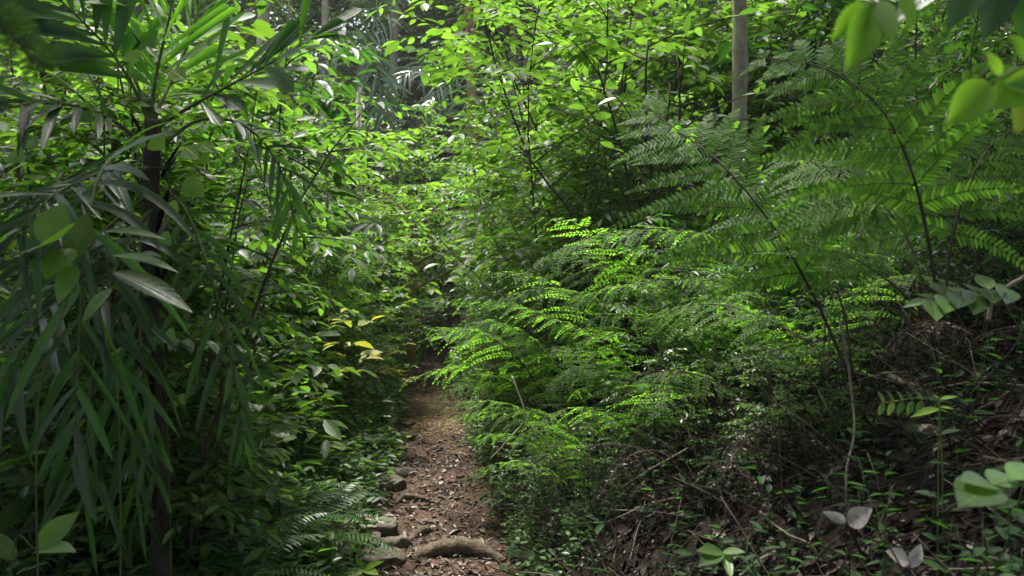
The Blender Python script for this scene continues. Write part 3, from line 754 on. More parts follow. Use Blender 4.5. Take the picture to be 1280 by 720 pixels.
# dark many stemmed shrub in the right thicket
def bare_shrub(px, d, zb, H, label):
    x = X(px, d); o = empty('bare_shrub', (x, d, G(x, d)), label, 'shrub'); r = random.Random(5); w = MB(); f = MB()
    for i in range(6):
        a = r.uniform(0, 6.28)
        p = curve_pts((r.uniform(-.08, .08), r.uniform(-.08, .08), 0), (math.cos(a) * .22, math.sin(a) * .22, 1), H * r.uniform(.7, 1), 12, -.1, r, .12)
        w.tube(p, np.linspace(.017, .006, len(p)), 6)
        for j in range(6):
            q, e = lerp(p, .5 + .5 * r.random()); b = r.uniform(0, 6.28)
            t = curve_pts(q, (math.cos(b), math.sin(b), r.uniform(.2, .9)), r.uniform(.4, .9), 6, .1, r, .2); w.tube(t, np.linspace(.007, .002, len(t)), 4)
            put_leaves(f, t, .12, .13, .055, r, .4, .5)
    w.build('stem', M['bark_dark'], o); f.flush(T_MID); f.build('foliage', M['mid'], o)
bare_shrub(828, 5.3, 0, 2.3, 'dark multi stemmed shrub with bare crooked branches left of the slim pale trunk')

# ---- big ferns
def A(*p): return [at(*q) for q in p]
big_frond_fern('tree_fern', (X(1060, 2.7), 2.7, G(X(1060, 2.7), 2.7)), [
  (A((1062, 470, 2.7), (1018, 372, 2.7), (968, 285, 2.75), (905, 208, 2.85), (850, 165, 3.0), (800, 128, 3.15)), dict(pairs=12, plen=.54, pn=30, pw=.017, up=(-.25, -.75, .6), droop=.14, bare=.25, seed=1, angle=62, r0=.0065, T=T_PINN)),
  (A((1066, 470, 2.75), (1052, 380, 2.8), (1012, 300, 2.95), (955, 245, 3.15), (880, 228, 3.35)), dict(pairs=12, plen=.42, pn=25, pw=.016, up=(-.2, -.7, .7), droop=.2, bare=.3, seed=61, r0=.005)),
  (A((1075, 470, 2.8), (960, 400, 3.3), (880, 380, 3.6), (800, 400, 3.8)), dict(pairs=13, plen=.30, pn=20, pw=.012, up=(0, -.5, .8), droop=.3, bare=.3, seed=2, r0=.005)),
], 'large fern with a dark diagonal stalk and wide light green fronds right of centre')
big_frond_fern('tree_fern', (X(1185, 2.3), 2.3, G(X(1185, 2.3), 2.3)), [
  (A((1175, 400, 2.3), (1160, 300, 2.3), (1138, 210, 2.3), (1100, 135, 2.35), (1030, 85, 2.45), (940, 70, 2.6)), dict(pairs=13, plen=.46, pn=28, pw=.016, up=(-.5, -.7, .55), droop=.18, bare=.28, seed=3, angle=68, r0=.006)),
  (A((1165, 400, 2.35), (1130, 290, 2.45), (1065, 225, 2.6), (975, 190, 2.85)), dict(pairs=12, plen=.40, pn=25, pw=.015, up=(-.3, -.7, .6), droop=.2, bare=.3, seed=62, r0=.005)),
  (A((1180, 400, 2.3), (1190, 300, 2.3), (1215, 220, 2.35), (1260, 160, 2.45), (1330, 130, 2.6)), dict(pairs=10, plen=.38, pn=24, pw=.013, up=(0, -.75, .6), droop=.2, bare=.25, seed=4, r0=.005)),
  (A((1170, 400, 2.4), (1080, 330, 2.6), (1000, 300, 2.9), (900, 310, 3.1)), dict(pairs=12, plen=.32, pn=22, pw=.012, up=(0, -.4, .9), droop=.25, bare=.25, seed=5, r0=.005)),
], 'large fern with an upright dark stalk whose fronds spread over the upper right')
big_frond_fern('bracken_fern', (X(960, 4.1), 4.1, G(X(960, 4.1), 4.1)), [
  (A((960, 350, 4.1), (900, 300, 4.05), (830, 286, 4.0), (760, 292, 3.95), (700, 315, 3.9), (645, 352, 3.85)), dict(pairs=20, plen=.30, pn=17, pw=.014, up=(0, -.35, 1), droop=.45, bare=.15, seed=6, T=T_FAR)),
  (A((960, 360, 4.1), (880, 350, 4.2), (800, 352, 4.3), (730, 372, 4.35), (680, 402, 4.4)), dict(pairs=18, plen=.26, pn=15, pw=.014, up=(0, -.3, 1), droop=.4, bare=.15, seed=7, T=T_FAR)),
  (A((960, 360, 4.1), (985, 320, 3.9), (1010, 300, 3.7), (1060, 310, 3.5)), dict(pairs=14, plen=.24, pn=14, pw=.014, up=(0, -.3, 1), droop=.4, bare=.2, seed=8, T=T_FAR)),
], 'light green bracken with one long glossy frond arching left towards the path')
big_frond_fern('bracken_fern', (X(790, 4.4), 4.4, G(X(790, 4.4), 4.4)), [
  (A((800, 430, 4.5), (745, 378, 4.45), (680, 362, 4.4), (612, 378, 4.35)), dict(pairs=17, plen=.24, pn=15, pw=.013, up=(0, -.35, 1), droop=.4, bare=.15, seed=9, T=T_FAR)),
  (A((790, 500, 4.4), (706, 462, 4.4), (665, 425, 4.35), (620, 404, 4.3), (572, 412, 4.25)), dict(pairs=15, plen=.22, pn=14, pw=.012, up=(0, -.35, 1), droop=.45, bare=.3, seed=10, T=T_FAR)),
  (A((800, 520, 4.3), (770, 470, 4.2), (725, 462, 4.1), (680, 490, 4.0)), dict(pairs=15, plen=.22, pn=14, pw=.013, up=(0, -.35, 1), droop=.5, bare=.2, seed=11, T=T_FAR)),
  (A((800, 540, 4.2), (770, 520, 4.1), (730, 525, 4.0), (690, 560, 3.9)), dict(pairs=15, plen=.2, pn=13, pw=.012, up=(0, -.35, 1), droop=.5, bare=.2, seed=12, T=T_FAR)),
], 'bracken with bright narrow fronds reaching left over the path edge at mid height')
big_frond_fern('bracken_fern', (X(960, 3.5), 3.5, G(X(960, 3.5), 3.5)), [
  (A((960, 530, 3.5), (900, 480, 3.4), (850, 466, 3.3), (790, 478, 3.2)), dict(pairs=15, plen=.2, pn=13, pw=.012, up=(0, -.3, 1), droop=.35, bare=.2, seed=13, T=T_FAR)),
  (A((960, 530, 3.5), (1000, 440, 3.4), (950, 432, 3.3), (880, 475, 3.2)), dict(pairs=14, plen=.13, pn=9, pw=.010, up=(0, -.3, 1), droop=.6, bare=.3, seed=14, T=T_FAR)),
], 'small fern with a whitish drooping frond on the dark slope')
fr = [
 (700, 5.4, 1.0, 'bracken clump behind the glossy arching frond'), (662, 6.0, .8, 'bracken clump at the path edge beyond the narrow bright fronds'),
 (648, 7.0, .6, 'bracken clump farthest along the right path edge'), (715, 4.6, .7, 'bracken clump low beneath the narrow bright fronds'),
 (760, 5.0, 1.1, 'bracken clump filling the middle of the slope'), (850, 4.9, 1.1, 'bracken clump below the dark multi stemmed shrub'),
 (930, 5.0, 1.1, 'bracken clump just under the foot of the slim pale trunk'), (1020, 5.0, 1.1, 'bracken clump at the root of the diagonal fern stalk'),
 (1110, 5.0, 1.0, 'bracken clump between the two big fern stalks'), (820, 3.9, .8, 'shaded bracken clump low on the slope'),
 (730, 4.0, .55, 'small shaded bracken near the bottom right of the path'), (900, 4.2, .9, 'shaded bracken clump in the centre of the dark slope'),
 (1240, 4.4, 1.0, 'bracken clump beside the right edge below the litter'), (690, 5.2, .6, 'small bracken tucked under the bank opposite the stones'),
 (1020, 3.6, .8, 'shaded bracken beneath the diagonal fern stalk'), (618, 8.4, .4, 'little bracken on the right rim of the straw patch')]
for px, d, s, lab in fr:
    fern('bracken', X(px, d), d, s * 1.15, lab, 6, az=(math.pi + .35 if px < 950 else None), spread=(3.0 if px < 950 else 6.28), elev=(-.1), group= 'bracken clumps on the right slope')
for px, d, s, n, lab in [(355, 3.9, .95, 9, 'white sheened fern with comb like fronds left of the path'),
        (300, 3.6, .9, 8, 'dull green fern at the foot of the twin stems'), (262, 3.3, .85, 8, 'silvery fern low beside the palm trunk'),
        (400, 4.5, .6, 7, 'small fern drooping towards the flat stones'), (350, 4.9, .8, 8, 'fern behind the white sheened one'),
        (120, 3.4, .8, 8, 'fern in the dark lower left behind the palm leaflets'), (20, 3.2, .8, 7, 'fern in the lower left corner'),
        (430, 6.2, .6, 7, 'small fern above the double stone'), (455, 8.2, .5, 6, 'tiny fern on the left rim of the straw patch')]:
    fern('lady', X(px, d), d, s, lab, n, 'low ferns left of the path')
for px, d, s, lab in [(780, 3.6, .7, 'withered fern in the brown tangle right of the thick root'), (880, 3.3, .8, 'withered fern hanging in the dark under the small whitish fern'),
        (980, 3.2, .8, 'withered fern below the diagonal fern stalk'), (1080, 3.2, .8, 'withered fern above the pale dead leaf'), (1180, 3.1, .8, 'withered fern left of the blurry three leaved seedling'),
        (700, 4.3, .6, 'withered fern beside the path, paler than the rest'), (1240, 3.3, .9, 'withered fern at the right edge under the thick branch'), (1000, 4.4, .9, 'withered fern higher on the dark slope'), (1150, 4.2, .9, 'withered fern on the litter slope')]:
    fern('deadfern', X(px, d), d, s, lab, 8, 'withered ferns on the dark slope', cat='dead fern', name='withered_fern')

# ---- foreground palm
pb = np.array([X(199, 3.0), 3.0, G(X(199, 3.0), 3.0)])
palm = empty('palm_tree', pb, 'dark slender palm with long glossy drooping leaflets at the left front', 'palm')
mb = MB(); top = at(188, 150, 3.0) - pb
zz = np.linspace(-.1, 1, 60)
pts = np.stack([top[0] * zz, top[1] * zz, top[2] * zz], -1); pts[:, 0] += .015 * np.sin(zz * 7)
mb.tube(pts, .034 * (1.12 - .25 * np.clip(zz, 0, 1)) * (1 + .06 * (np.arange(60) % 5 == 0)), 12)
mb.build('trunk', M['bark_dark'], palm)
mb = MB(); rr = random.Random(3)
for i in range(26):  # torn leaf bases and fibre on the trunk
    t = rr.uniform(.25, 1); a = rr.uniform(0, 6.28); p = top * t + np.array([math.cos(a), math.sin(a), 0]) * .04
    leaflet(mb, p, (math.cos(a) * .5, math.sin(a) * .5, -1 if rr.random() < .6 else 1), (math.cos(a), math.sin(a), .2), rr.uniform(.08, .2), .022, .5, 5)
mb.build('leaf_sheath', M['twig'], palm)
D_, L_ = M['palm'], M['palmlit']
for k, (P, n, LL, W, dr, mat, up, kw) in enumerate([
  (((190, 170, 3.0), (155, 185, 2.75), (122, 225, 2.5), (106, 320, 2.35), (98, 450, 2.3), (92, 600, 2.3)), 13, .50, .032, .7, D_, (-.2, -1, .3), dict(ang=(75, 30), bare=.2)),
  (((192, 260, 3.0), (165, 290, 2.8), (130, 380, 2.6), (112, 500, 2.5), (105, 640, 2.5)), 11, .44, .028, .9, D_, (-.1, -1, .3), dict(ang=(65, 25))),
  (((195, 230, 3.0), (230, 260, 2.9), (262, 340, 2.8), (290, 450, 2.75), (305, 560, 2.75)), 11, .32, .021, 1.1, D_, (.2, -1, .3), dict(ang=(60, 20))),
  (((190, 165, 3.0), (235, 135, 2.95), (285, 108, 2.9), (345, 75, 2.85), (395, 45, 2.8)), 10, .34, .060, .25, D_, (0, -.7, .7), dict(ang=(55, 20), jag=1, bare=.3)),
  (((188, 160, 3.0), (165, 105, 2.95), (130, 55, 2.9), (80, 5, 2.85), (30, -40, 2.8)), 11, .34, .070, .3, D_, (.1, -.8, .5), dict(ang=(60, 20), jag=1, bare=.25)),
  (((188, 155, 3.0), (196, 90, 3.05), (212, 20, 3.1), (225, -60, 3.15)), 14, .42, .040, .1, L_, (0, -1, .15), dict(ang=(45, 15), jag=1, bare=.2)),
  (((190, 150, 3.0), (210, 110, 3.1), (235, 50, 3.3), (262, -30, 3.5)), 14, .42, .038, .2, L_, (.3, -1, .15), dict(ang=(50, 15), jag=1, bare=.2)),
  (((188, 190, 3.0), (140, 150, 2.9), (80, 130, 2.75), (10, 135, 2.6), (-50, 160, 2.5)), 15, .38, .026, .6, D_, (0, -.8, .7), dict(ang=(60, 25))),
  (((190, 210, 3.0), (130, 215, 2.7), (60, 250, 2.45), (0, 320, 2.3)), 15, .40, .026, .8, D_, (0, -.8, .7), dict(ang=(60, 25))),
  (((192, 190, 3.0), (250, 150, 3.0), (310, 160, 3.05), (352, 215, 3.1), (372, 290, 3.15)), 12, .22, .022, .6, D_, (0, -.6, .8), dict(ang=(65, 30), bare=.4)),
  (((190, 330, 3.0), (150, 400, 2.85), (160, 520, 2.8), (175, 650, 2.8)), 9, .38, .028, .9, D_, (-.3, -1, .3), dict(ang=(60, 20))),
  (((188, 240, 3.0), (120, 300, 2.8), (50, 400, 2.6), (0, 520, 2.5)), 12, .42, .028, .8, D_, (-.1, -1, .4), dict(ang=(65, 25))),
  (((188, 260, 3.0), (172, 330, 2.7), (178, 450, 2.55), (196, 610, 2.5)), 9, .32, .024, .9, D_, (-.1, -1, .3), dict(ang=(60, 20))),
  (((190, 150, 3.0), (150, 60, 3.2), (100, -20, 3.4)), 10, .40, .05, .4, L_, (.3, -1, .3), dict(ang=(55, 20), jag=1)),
]):
    palm_frond(palm, A(*P), n, LL, W, dr, mat, up, seed=k + 1, base=pb, **kw)

# grey palms in the gap
def far_palm(px, d, H, fronds, label):
    x = X(px, d); b = np.array([x, d, G(x, d)]); o = empty('palm_tree', b, label, 'palm')
    m = MB(); m.tube([(0, 0, -.1), (.02, 0, H * .5), (0, 0, H)], [.06, .05, .045], 8); m.build('trunk', M['bark_grey'], o)
    for k, (P, n, LL, W, dr) in enumerate(fronds):
        palm_frond(o, [b + np.array([0, 0, H])] + A(*P), n, LL, W, dr, M['farpalm'], (0, -.9, .4), seed=30 + k, base=b, ang=(60, 25), bare=.15)
far_palm(448, 14.5, 4.6, [(((460, 50, 14), (490, 10, 13.5), (500, -30, 13)), 18, .7, .05, 1.2), (((455, 60, 14), (475, 100, 13.8), (480, 150, 13.6)), 16, .8, .06, .9), (((425, 60, 14), (400, 90, 13.8), (380, 140, 13.6)), 16, .7, .05, 1)],
         'grey green palm with hanging leaflets at the top of the gap')
far_palm(590, 17.5, 3.4, [(((560, 92, 17), (520, 88, 16.5), (490, 105, 16)), 22, .8, .05, 1.2), (((620, 95, 17.5), (650, 120, 17)), 16, .7, .05, 1.2), (((575, 100, 16.5), (545, 115, 16), (530, 145, 15.6)), 18, .7, .05, 1.2)],
         'low palm drooping below the tall brown trunk')

# ---- foreground leaves on their own stems
def sprig(name, label, cat, stem, leaves, mat, smat='stemgreen', r0=.0026, T=T_NEAR, group=None):
    """stem: list of at() points; leaves: (point, direction, normal, length, width)"""
    b = np.array(stem[0], float); gz = G(b[0], b[1])
    o = empty(name, b, label, cat, group)
    w = MB(); s = spline(stem, 18) - b; w.tube(s, np.linspace(r0, r0 * .4, len(s)), 6)
    f = MB()
    for P, D, N_, L, W in leaves:
        P = np.array(P) - b
        k = int(np.argmin(np.linalg.norm(s - P, axis=1)))
        if np.linalg.norm(s[k] - P) > .004: w.tube([s[k], (s[k] + P) / 2 + np.array([0, 0, .004]), P], [r0 * .5, r0 * .4, r0 * .35], 4)
        f.leaf(P, D, N_, L, W)
    f.flush(T); w.build('stem', M[smat], o); f.build('foliage', M[mat], o)
    return o
def lf(px, py, d, px2, py2, d2, W, N_=(0, -.6, .8)):
    a, b = at(px, py, d), at(px2, py2, d2); L = np.linalg.norm(b - a)
    return (a, b - a, np.array(N_, float), L, W * L)
def gnd(px, d, dz=-.03):
    x = X(px, d); return np.array([x, d, G(x, d) + dz])
sprig('sapling', 'sapling with large translucent leaves in front of the left palm', 'sapling', [gnd(60, 1.9), at(45, 560, 1.85), at(70, 420, 1.85), at(95, 330, 1.85), at(60, 305, 1.85), at(-10, 330, 1.8)],
  [lf(72, 300, 1.85, 38, 303, 1.7, .9, (0, -1, .2)), lf(55, 306, 1.85, 78, 250, 1.9, .62, (.2, -1, .2)), lf(90, 325, 1.85, 108, 262, 1.9, .5, (.2, -1, .3)), lf(88, 310, 1.85, 55, 345, 1.75, .6, (0, -1, .3)),
   lf(95, 330, 1.85, 70, 378, 1.8, .5, (0, -1, .3))], 'bright')
sprig('broadleaf_herb', 'shiny long leaved seedling whose leaves cross the palm trunk', 'plant', [gnd(150, 2.2), at(150, 560, 2.2), at(140, 420, 2.2), at(132, 300, 2.2), at(128, 288, 2.2)],
  [lf(128, 290, 2.2, 205, 291, 2.15, .22, (0, -.45, .9)), lf(140, 320, 2.2, 222, 330, 2.1, .2, (0, -.3, .9)), lf(142, 340, 2.2, 240, 380, 2.1, .25, (0, -.5, .9)), lf(140, 360, 2.2, 100, 400, 2.1, .3, (0, -.6, .9))], 'mid')
sprig('broadleaf_herb', 'seedling with one bright upright leaf in the lower left dark', 'plant', [gnd(20, 2.0), at(15, 700, 2.0), at(45, 685, 2.0)],
  [lf(47, 685, 2.0, 95, 640, 2.0, .45, (0, -1, .3)), lf(45, 690, 2.0, 92, 682, 1.9, .3, (0, -.3, .9)), lf(20, 700, 2, -20, 660, 2, .4)], 'bright')
sprig('seedling', 'blurred seedling with three pale shining leaves at the lower right', 'plant', [gnd(1330, 1.5), at(1310, 640, 1.35), at(1270, 605, 1.3), at(1240, 606, 1.3)],
  [lf(1240, 606, 1.3, 1205, 596, 1.25, .5, (0, -.5, .9)), lf(1240, 606, 1.3, 1268, 590, 1.35, .6, (0, -.5, .9)), lf(1240, 608, 1.3, 1203, 624, 1.2, .5, (0, -.5, .9)), lf(1262, 598, 1.3, 1295, 578, 1.35, .5, (0, -.5, .9))], 'mid')
sprig('sapling', 'blurred bright twig with oval leaves hanging in from the right edge', 'sapling', [gnd(1500, 1.45), at(1420, 300, 1.15), at(1350, 110, 1.1), at(1280, 85, 1.05), at(1238, 105, 1.0)],
  [lf(1238, 103, 1.0, 1188, 152, .97, .5, (0, -1, .2)), lf(1250, 95, 1.0, 1235, 62, 1.0, .5, (0, -1, .3)), lf(1285, 92, 1.05, 1250, 130, 1.0, .6, (0, -1, .2)), lf(1300, 100, 1.05, 1275, 160, 1.0, .5, (0, -1, .3)),
   lf(1320, 110, 1.05, 1262, 100, 1.0, .45, (.3, -1, .4)), lf(1290, 80, 1.05, 1265, 40, 1.05, .5, (0, -1, .3))], 'soft')
sprig('sapling', 'blurred pointed leaves hanging before the fern at the upper right', 'sapling', [gnd(1620, 1.2), at(1560, 100, 1.0), at(1400, -60, .9), at(1250, -60, .85), at(1130, -10, .85), at(1085, 10, .85)],
  [lf(1090, 6, .85, 1066, 82, .8, .4, (.3, -1, .2)), lf(1085, 4, .85, 1042, 48, .83, .4, (.2, -1, .4)), lf(1100, 0, .85, 1118, 52, .82, .36, (-.3, -1, .2)), lf(1130, -8, .85, 1142, 34, .83, .4, (0, -1, .3))], 'soft')
sprig('sapling', 'dark drooping leaves at the upper right corner', 'sapling', [gnd(1750, 1.6), at(1700, 100, 1.5), at(1500, -80, 1.4), at(1280, -60, 1.3), at(1180, -40, 1.3)],
  [lf(1190, -40, 1.3, 1120, 18, 1.25, .4), lf(1230, -48, 1.3, 1190, 30, 1.25, .4, (0, -1, .3)), lf(1260, -50, 1.3, 1235, 45, 1.25, .4, (0, -1, .3)), lf(1290, -50, 1.3, 1285, 55, 1.25, .4, (0, -1, .3)), lf(1300, -50, 1.3, 1340, 40, 1.2, .4)], 'dark')
sprig('sapling', 'dark green pinnate seedling at the right edge in front of the litter slope', 'sapling', [gnd(1290, 2.3), at(1290, 470, 2.3), at(1260, 385, 2.3), at(1215, 362, 2.25), at(1160, 375, 2.2)],
  [lf(1165 + 18 * i, 374 - 3 * i, 2.22, 1160 + 18 * i + (8 if s > 0 else -10) + 5 * math.sin(i * 5 + s), 374 - 3 * i + s * (16 + 7 * math.sin(i * 2.3 + s)), 2.2 - .1 * s, .5, (.3 * math.sin(i * 3), -.6, .8)) for i in range(6) for s in (-1, 1)] + [lf(1160, 375, 2.2, 1128, 382, 2.2, .4)], 'mid')
sprig('seedling', 'small pinnate seedling with shining tips on the dark slope', 'plant', [gnd(1180, 2.15), at(1175, 520, 2.15), at(1160, 497, 2.15), at(1100, 505, 2.1)],
  [lf(1105 + 12 * i, 504 - i, 2.1, 1098 + 12 * i, 504 + s * 16, 2.1, .42, (0, -.5, .8)) for i in range(5) for s in (-1, 1)], 'mid')
sprig('seedling', 'thin seedling with four narrow yellowish leaves on the dark slope', 'plant', [gnd(1172, 2.05), at(1173, 560, 2.05), at(1174, 500, 2.05)],
  [lf(1174, 498, 2.05, 1166, 493, 2.05, .35), lf(1175, 499, 2.05, 1198, 494, 2.05, .25), lf(1174, 511, 2.05, 1140, 518, 2.0, .2), lf(1174, 509, 2.05, 1194, 510, 2.05, .22)], 'lime')
sprig('seedling', 'pale green four leaved seedling at the bottom edge of the dark slope', 'plant', [gnd(908, 2.3, -.1), at(908, 740, 2.25), at(903, 690, 2.2)],
  [lf(903, 690, 2.2, 873, 686, 2.15, .4), lf(903, 690, 2.2, 930, 688, 2.15, .4), lf(903, 690, 2.2, 875, 704, 2.12, .4), lf(905, 692, 2.2, 915, 722, 2.12, .3)], 'mid')
sprig('creeper', 'round bluish leaves beside the right end of the thick root', 'plant', [gnd(668, 4.1), at(655, 690, 4.1), at(640, 690, 4.1)],
  [lf(640, 697, 4.1, 640, 684, 4.12, 1.3, (0, -.7, .7)), lf(655, 700, 4.1, 660, 690, 4.1, 1.2, (0, -.6, .8)), lf(632, 706, 4.0, 625, 714, 3.98, 1.2), lf(662, 703, 4.0, 672, 697, 4.0, 1.1)], 'fernblue')
sprig('seedling', 'light seedling at the bottom left rim of the path beside the lowest stone', 'plant', [gnd(452, 4.0), at(455, 712, 4.0)],
  [lf(455, 712, 4.0, 435, 716, 3.95, .35), lf(455, 712, 4.0, 478, 700, 3.95, .3), lf(455, 712, 4.0, 445, 695, 4.0, .35), lf(455, 712, 4.0, 472, 716, 3.9, .35), lf(455, 712, 4, 425, 722, 3.9, .4)], 'lime')
sprig('seedling', 'large dead pale grey leaf standing on a stalk in the dark slope', 'plant', [gnd(1062, 1.9, -.1), at(1062, 720, 1.85), at(1063, 656, 1.85)],
  [lf(1060, 655, 1.85, 1088, 636, 1.8, .62, (0, -.8, .6)), lf(1058, 652, 1.85, 1030, 640, 1.83, .34, (.3, -1, .1))], 'palegrey', 'twig')
sprig('seedling', 'two grey dead leaves side by side near the bottom of the dark slope', 'plant', [gnd(1137, 1.8, -.1), at(1137, 720, 1.8), at(1136, 700, 1.78)],
  [lf(1136, 702, 1.78, 1110, 688, 1.76, .6, (0, -.8, .6)), lf(1138, 710, 1.78, 1152, 680, 1.78, .5, (0, -.8, .6))], 'palegrey', 'twig')
# climbing vine on the palm
rv = random.Random(11); st = [gnd(215, 2.95), at(212, 600, 2.9), at(205, 400, 2.9), at(222, 300, 2.88), at(205, 200, 2.88), at(180, 120, 2.88), at(100, 140, 2.8)]
cl = []
for (a, b, s) in [(108, 144, .7), (196, 179, .9), (240, 190, 1.0), (252, 196, .9), (175, 178, .6), (40, 178, .6), (238, 230, .9), (246, 238, .8), (165, 70, .7), (222, 92, .8), (205, 300, .8), (150, 210, .6), (215, 260, .7), (258, 184, .6), (188, 362, .6), (212, 420, .7), (225, 500, .6), (190, 560, .6), (60, 135, .7), (20, 195, .8)]:
    cl.append(lf(a - 8 * s, b - 6 * s, 2.82, a + 9 * s, b + 7 * s, 2.78, .85, (rv.uniform(-.3, .3), -1, .3)))
cl = [c for c in cl]
sprig('climbing_vine', 'vine with small round glowing leaves climbing the dark palm trunk', 'vine', st, cl, 'lime')
# blurry fern tip, top left
big_frond_fern('tree_fern', (X(-160, 1.2), 1.2, G(X(-160, 1.2), 1.2)), [
  (A((-220, 500, 1.2), (-190, 150, 1.15), (-110, 20, 1.1), (-20, 20, 1.05), (55, 85, 1.0)), dict(pairs=18, plen=.11, pn=12, pw=.010, up=(0, -.8, .6), droop=.3, bare=.4, seed=51, T=T_PINN))],
  'blurred light green fern tip poking in at the upper left corner')

# ---- path furniture: stones, roots
def stone(px, py, d, w, h, dep, label, seed, group='stones along the left path edge', name='stone'):
    x = X(px, d); z = G(x, d)
    import bmesh
    bm = bmesh.new(); bmesh.ops.create_icosphere(bm, subdivisions=4, radius=.5); r = random.Random(seed); off = Vector((seed * 3.1, seed, 0))
    for v in bm.verts:
        n = noise.noise(v.co * 2.2 + off) * .30 + noise.noise(v.co * 5 + off) * .10 + noise.noise(v.co * 14 + off) * .03
        c = v.co * (1 + n)
        c.x = max(-.42, min(.42, c.x)) ; c.z = max(-.4, min(.26 + .16 * c.x - .1 * c.y, c.z)); c.y = max(-.40, min(.40 - .1 * c.x, c.y)); c.x = max(-.38 + .15 * c.y, c.x)
        v.co = c
    me = bpy.data.meshes.new(name); bm.to_mesh(me); bm.free()
    me.polygons.foreach_set('use_smooth', [True] * len(me.polygons)); me.materials.append(M['stone'])
    o = bpy.data.objects.new(name, me); COL.objects.link(o); o.location = (x, d, z + h * .04); o.scale = (w * 1.5, dep * 1.4, h * 1.3); o.rotation_euler = (r.uniform(-.15, .15), r.uniform(-.15, .15), r.uniform(0, 6.28) * 0 + r.uniform(-.5, .5))
    tag(o, label, 'stone', group)
for i, a in enumerate([(490, 590, 6.35, .24, .17, .25, 'upper stone of the stacked pair at the left path edge'), (480, 612, 5.9, .22, .14, .22, 'lower stone of the stacked pair at the left path edge'),
    (463, 658, 5.0, .26, .12, .28, 'flat stone just above the lowest mossy stone'), (482, 682, 4.65, .2, .13, .2, 'dark edged stone left of the small crooked root'),
    (472, 698, 4.35, .22, .14, .22, 'lowest mossy rounded stone at the bottom left of the path'), (500, 548, 7.9, .22, .16, .2, 'stone at the left edge just before the straw patch'),
    (505, 530, 8.6, .2, .14, .2, 'farthest stone at the left edge of the straw patch'), (448, 672, 4.75, .2, .1, .2, 'flat stone at the outer left of the lowest group'),
    (497, 563, 7.2, .12, .08, .12, 'little stone between the stacked pair and the far stones')]):
    stone(*a, seed=i + 1)
def root(name, P, rads, label, k=12, group=None, mat='root', cat='root'):
    pts = spline(P, 36); b = pts[0].copy(); m = MB()
    r = spline(np.stack([rads, np.zeros(len(rads)), np.zeros(len(rads))], -1), 36)[:, 0]
    i = np.arange(36); r = r * (1 + .07 * np.sin(i * 1.1 + len(label)) + .05 * np.sin(i * 2.7))
    pts = pts + np.stack([np.sin(i * .9) * .1 * r, np.cos(i * 1.3) * .1 * r, np.sin(i * 1.7) * .1 * r], -1)
    m.tube(pts - b, r, k); o = m.build(name, M[mat]); o.location = b; return tag(o, label, cat, group)
def gp(px, d, dz): x = X(px, d); return np.array([x, d, G(x, d) + dz])
root('tree_root', [gp(500, 4.35, -.06), gp(522, 4.42, .0), gp(550, 4.5, .05), gp(585, 4.48, .05), (gp(612, 4.42, .02)), gp(645, 4.4, -.07)], [.02, .032, .043, .045, .038, .025], 'thick smooth root arching across the path at the bottom')
root('tree_root', [gp(505, 4.75, -.04), gp(520, 4.9, .02), gp(533, 5.0, .03), gp(540, 5.15, -.04)], [.012, .025, .022, .012], 'small crooked root above the thick root')
root('tree_root', [gp(552, 4.6, -.04), gp(556, 4.8, .03), gp(568, 4.85, .0), gp(585, 4.9, -.03)], [.01, .016, .012, .008], 'short root stub directly behind the thick root')
root('tree_root', [gp(490, 5.5, -.03), gp(505, 5.6, .02), gp(530, 5.62, .015), gp(545, 5.65, -.03)], [.012, .02, .016, .01], 'small dark root beside the stacked stones')
root('branch', [at(1110, 470, 3.2), at(1190, 508, 3.0), at(1230, 535, 2.9), at(1330, 528, 2.8)], [.014, .022, .026, .03], 'thick grey dead branch lying on the dark slope at the right edge', mat='liana', cat='branch')
root('branch', [gp(500, 7.9, 0), gp(498, 7.8, .08), gp(492, 7.7, .2)], [.006, .006, .004], 'short pale stick standing at the left rim of the straw patch', 5, mat='liana', cat='stick')
for i, (P, r, lab) in enumerate([
  ([at(1050, 400, 2.6), at(1062, 470, 2.6), at(1068, 540, 2.55), at(1058, 600, 2.5), at(1060, 760, 2.5)], .004, 'thin brown liana hanging below the diagonal fern stalk'),
  ([at(640, 470, 4.6), at(656, 520, 4.5), at(640, 545, 4.5), at(612, 575, 4.5)], .006, 'pale looping liana at the right path edge'),
  ([at(950, 640, 2.5), at(960, 650, 2.5), at(985, 668, 2.45), at(1020, 690, 2.4), at(1025, 760, 2.4)], .0035, 'curved pale twig near the bottom of the dark slope'),
  ([at(925, 720, 2.5), at(950, 700, 2.5), at(970, 690, 2.5)], .006, 'forked pale twig at the bottom edge of the dark slope'),
  ([at(735, 640, 4.0), at(800, 595, 3.6), at(835, 575, 3.4), at(860, 560, 3.4)], .006, 'long pale twig leaning in the brown tangle'),
  ([at(1230, 760, 2.0), at(1260, 690, 2.05), at(1300, 650, 2.1)], .006, 'slanting grey stick in the lower right corner'),
  ([at(1235, 400, 2.6), at(1245, 370, 2.6), at(1290, 340, 2.6)], .008, 'arched grey stem at the right edge of the slope'),
  ([at(755, 637, 3.6), at(820, 640, 3.3), at(880, 650, 3.2)], .003, 'nearly level thin twig right of the path'),
  ([at(1125, 640, 2.4), at(1160, 700, 2.35), at(1180, 760, 2.3)], .005, 'dark slanting stick right of the dead grey leaves'),
  ([at(252, 60, 3.4), at(285, 140, 3.4), at(330, 230, 3.4), at(350, 300, 3.5)], .004, 'thin bowed vine crossing right of the palm crown'),
]):
    root('liana', P, [r, r, r, r * .7][:len(P)] if len(P) < 4 else [r] * (len(P) - 1) + [r * .6], lab, 6, 'bare twigs and lianas', 'liana', 'liana')

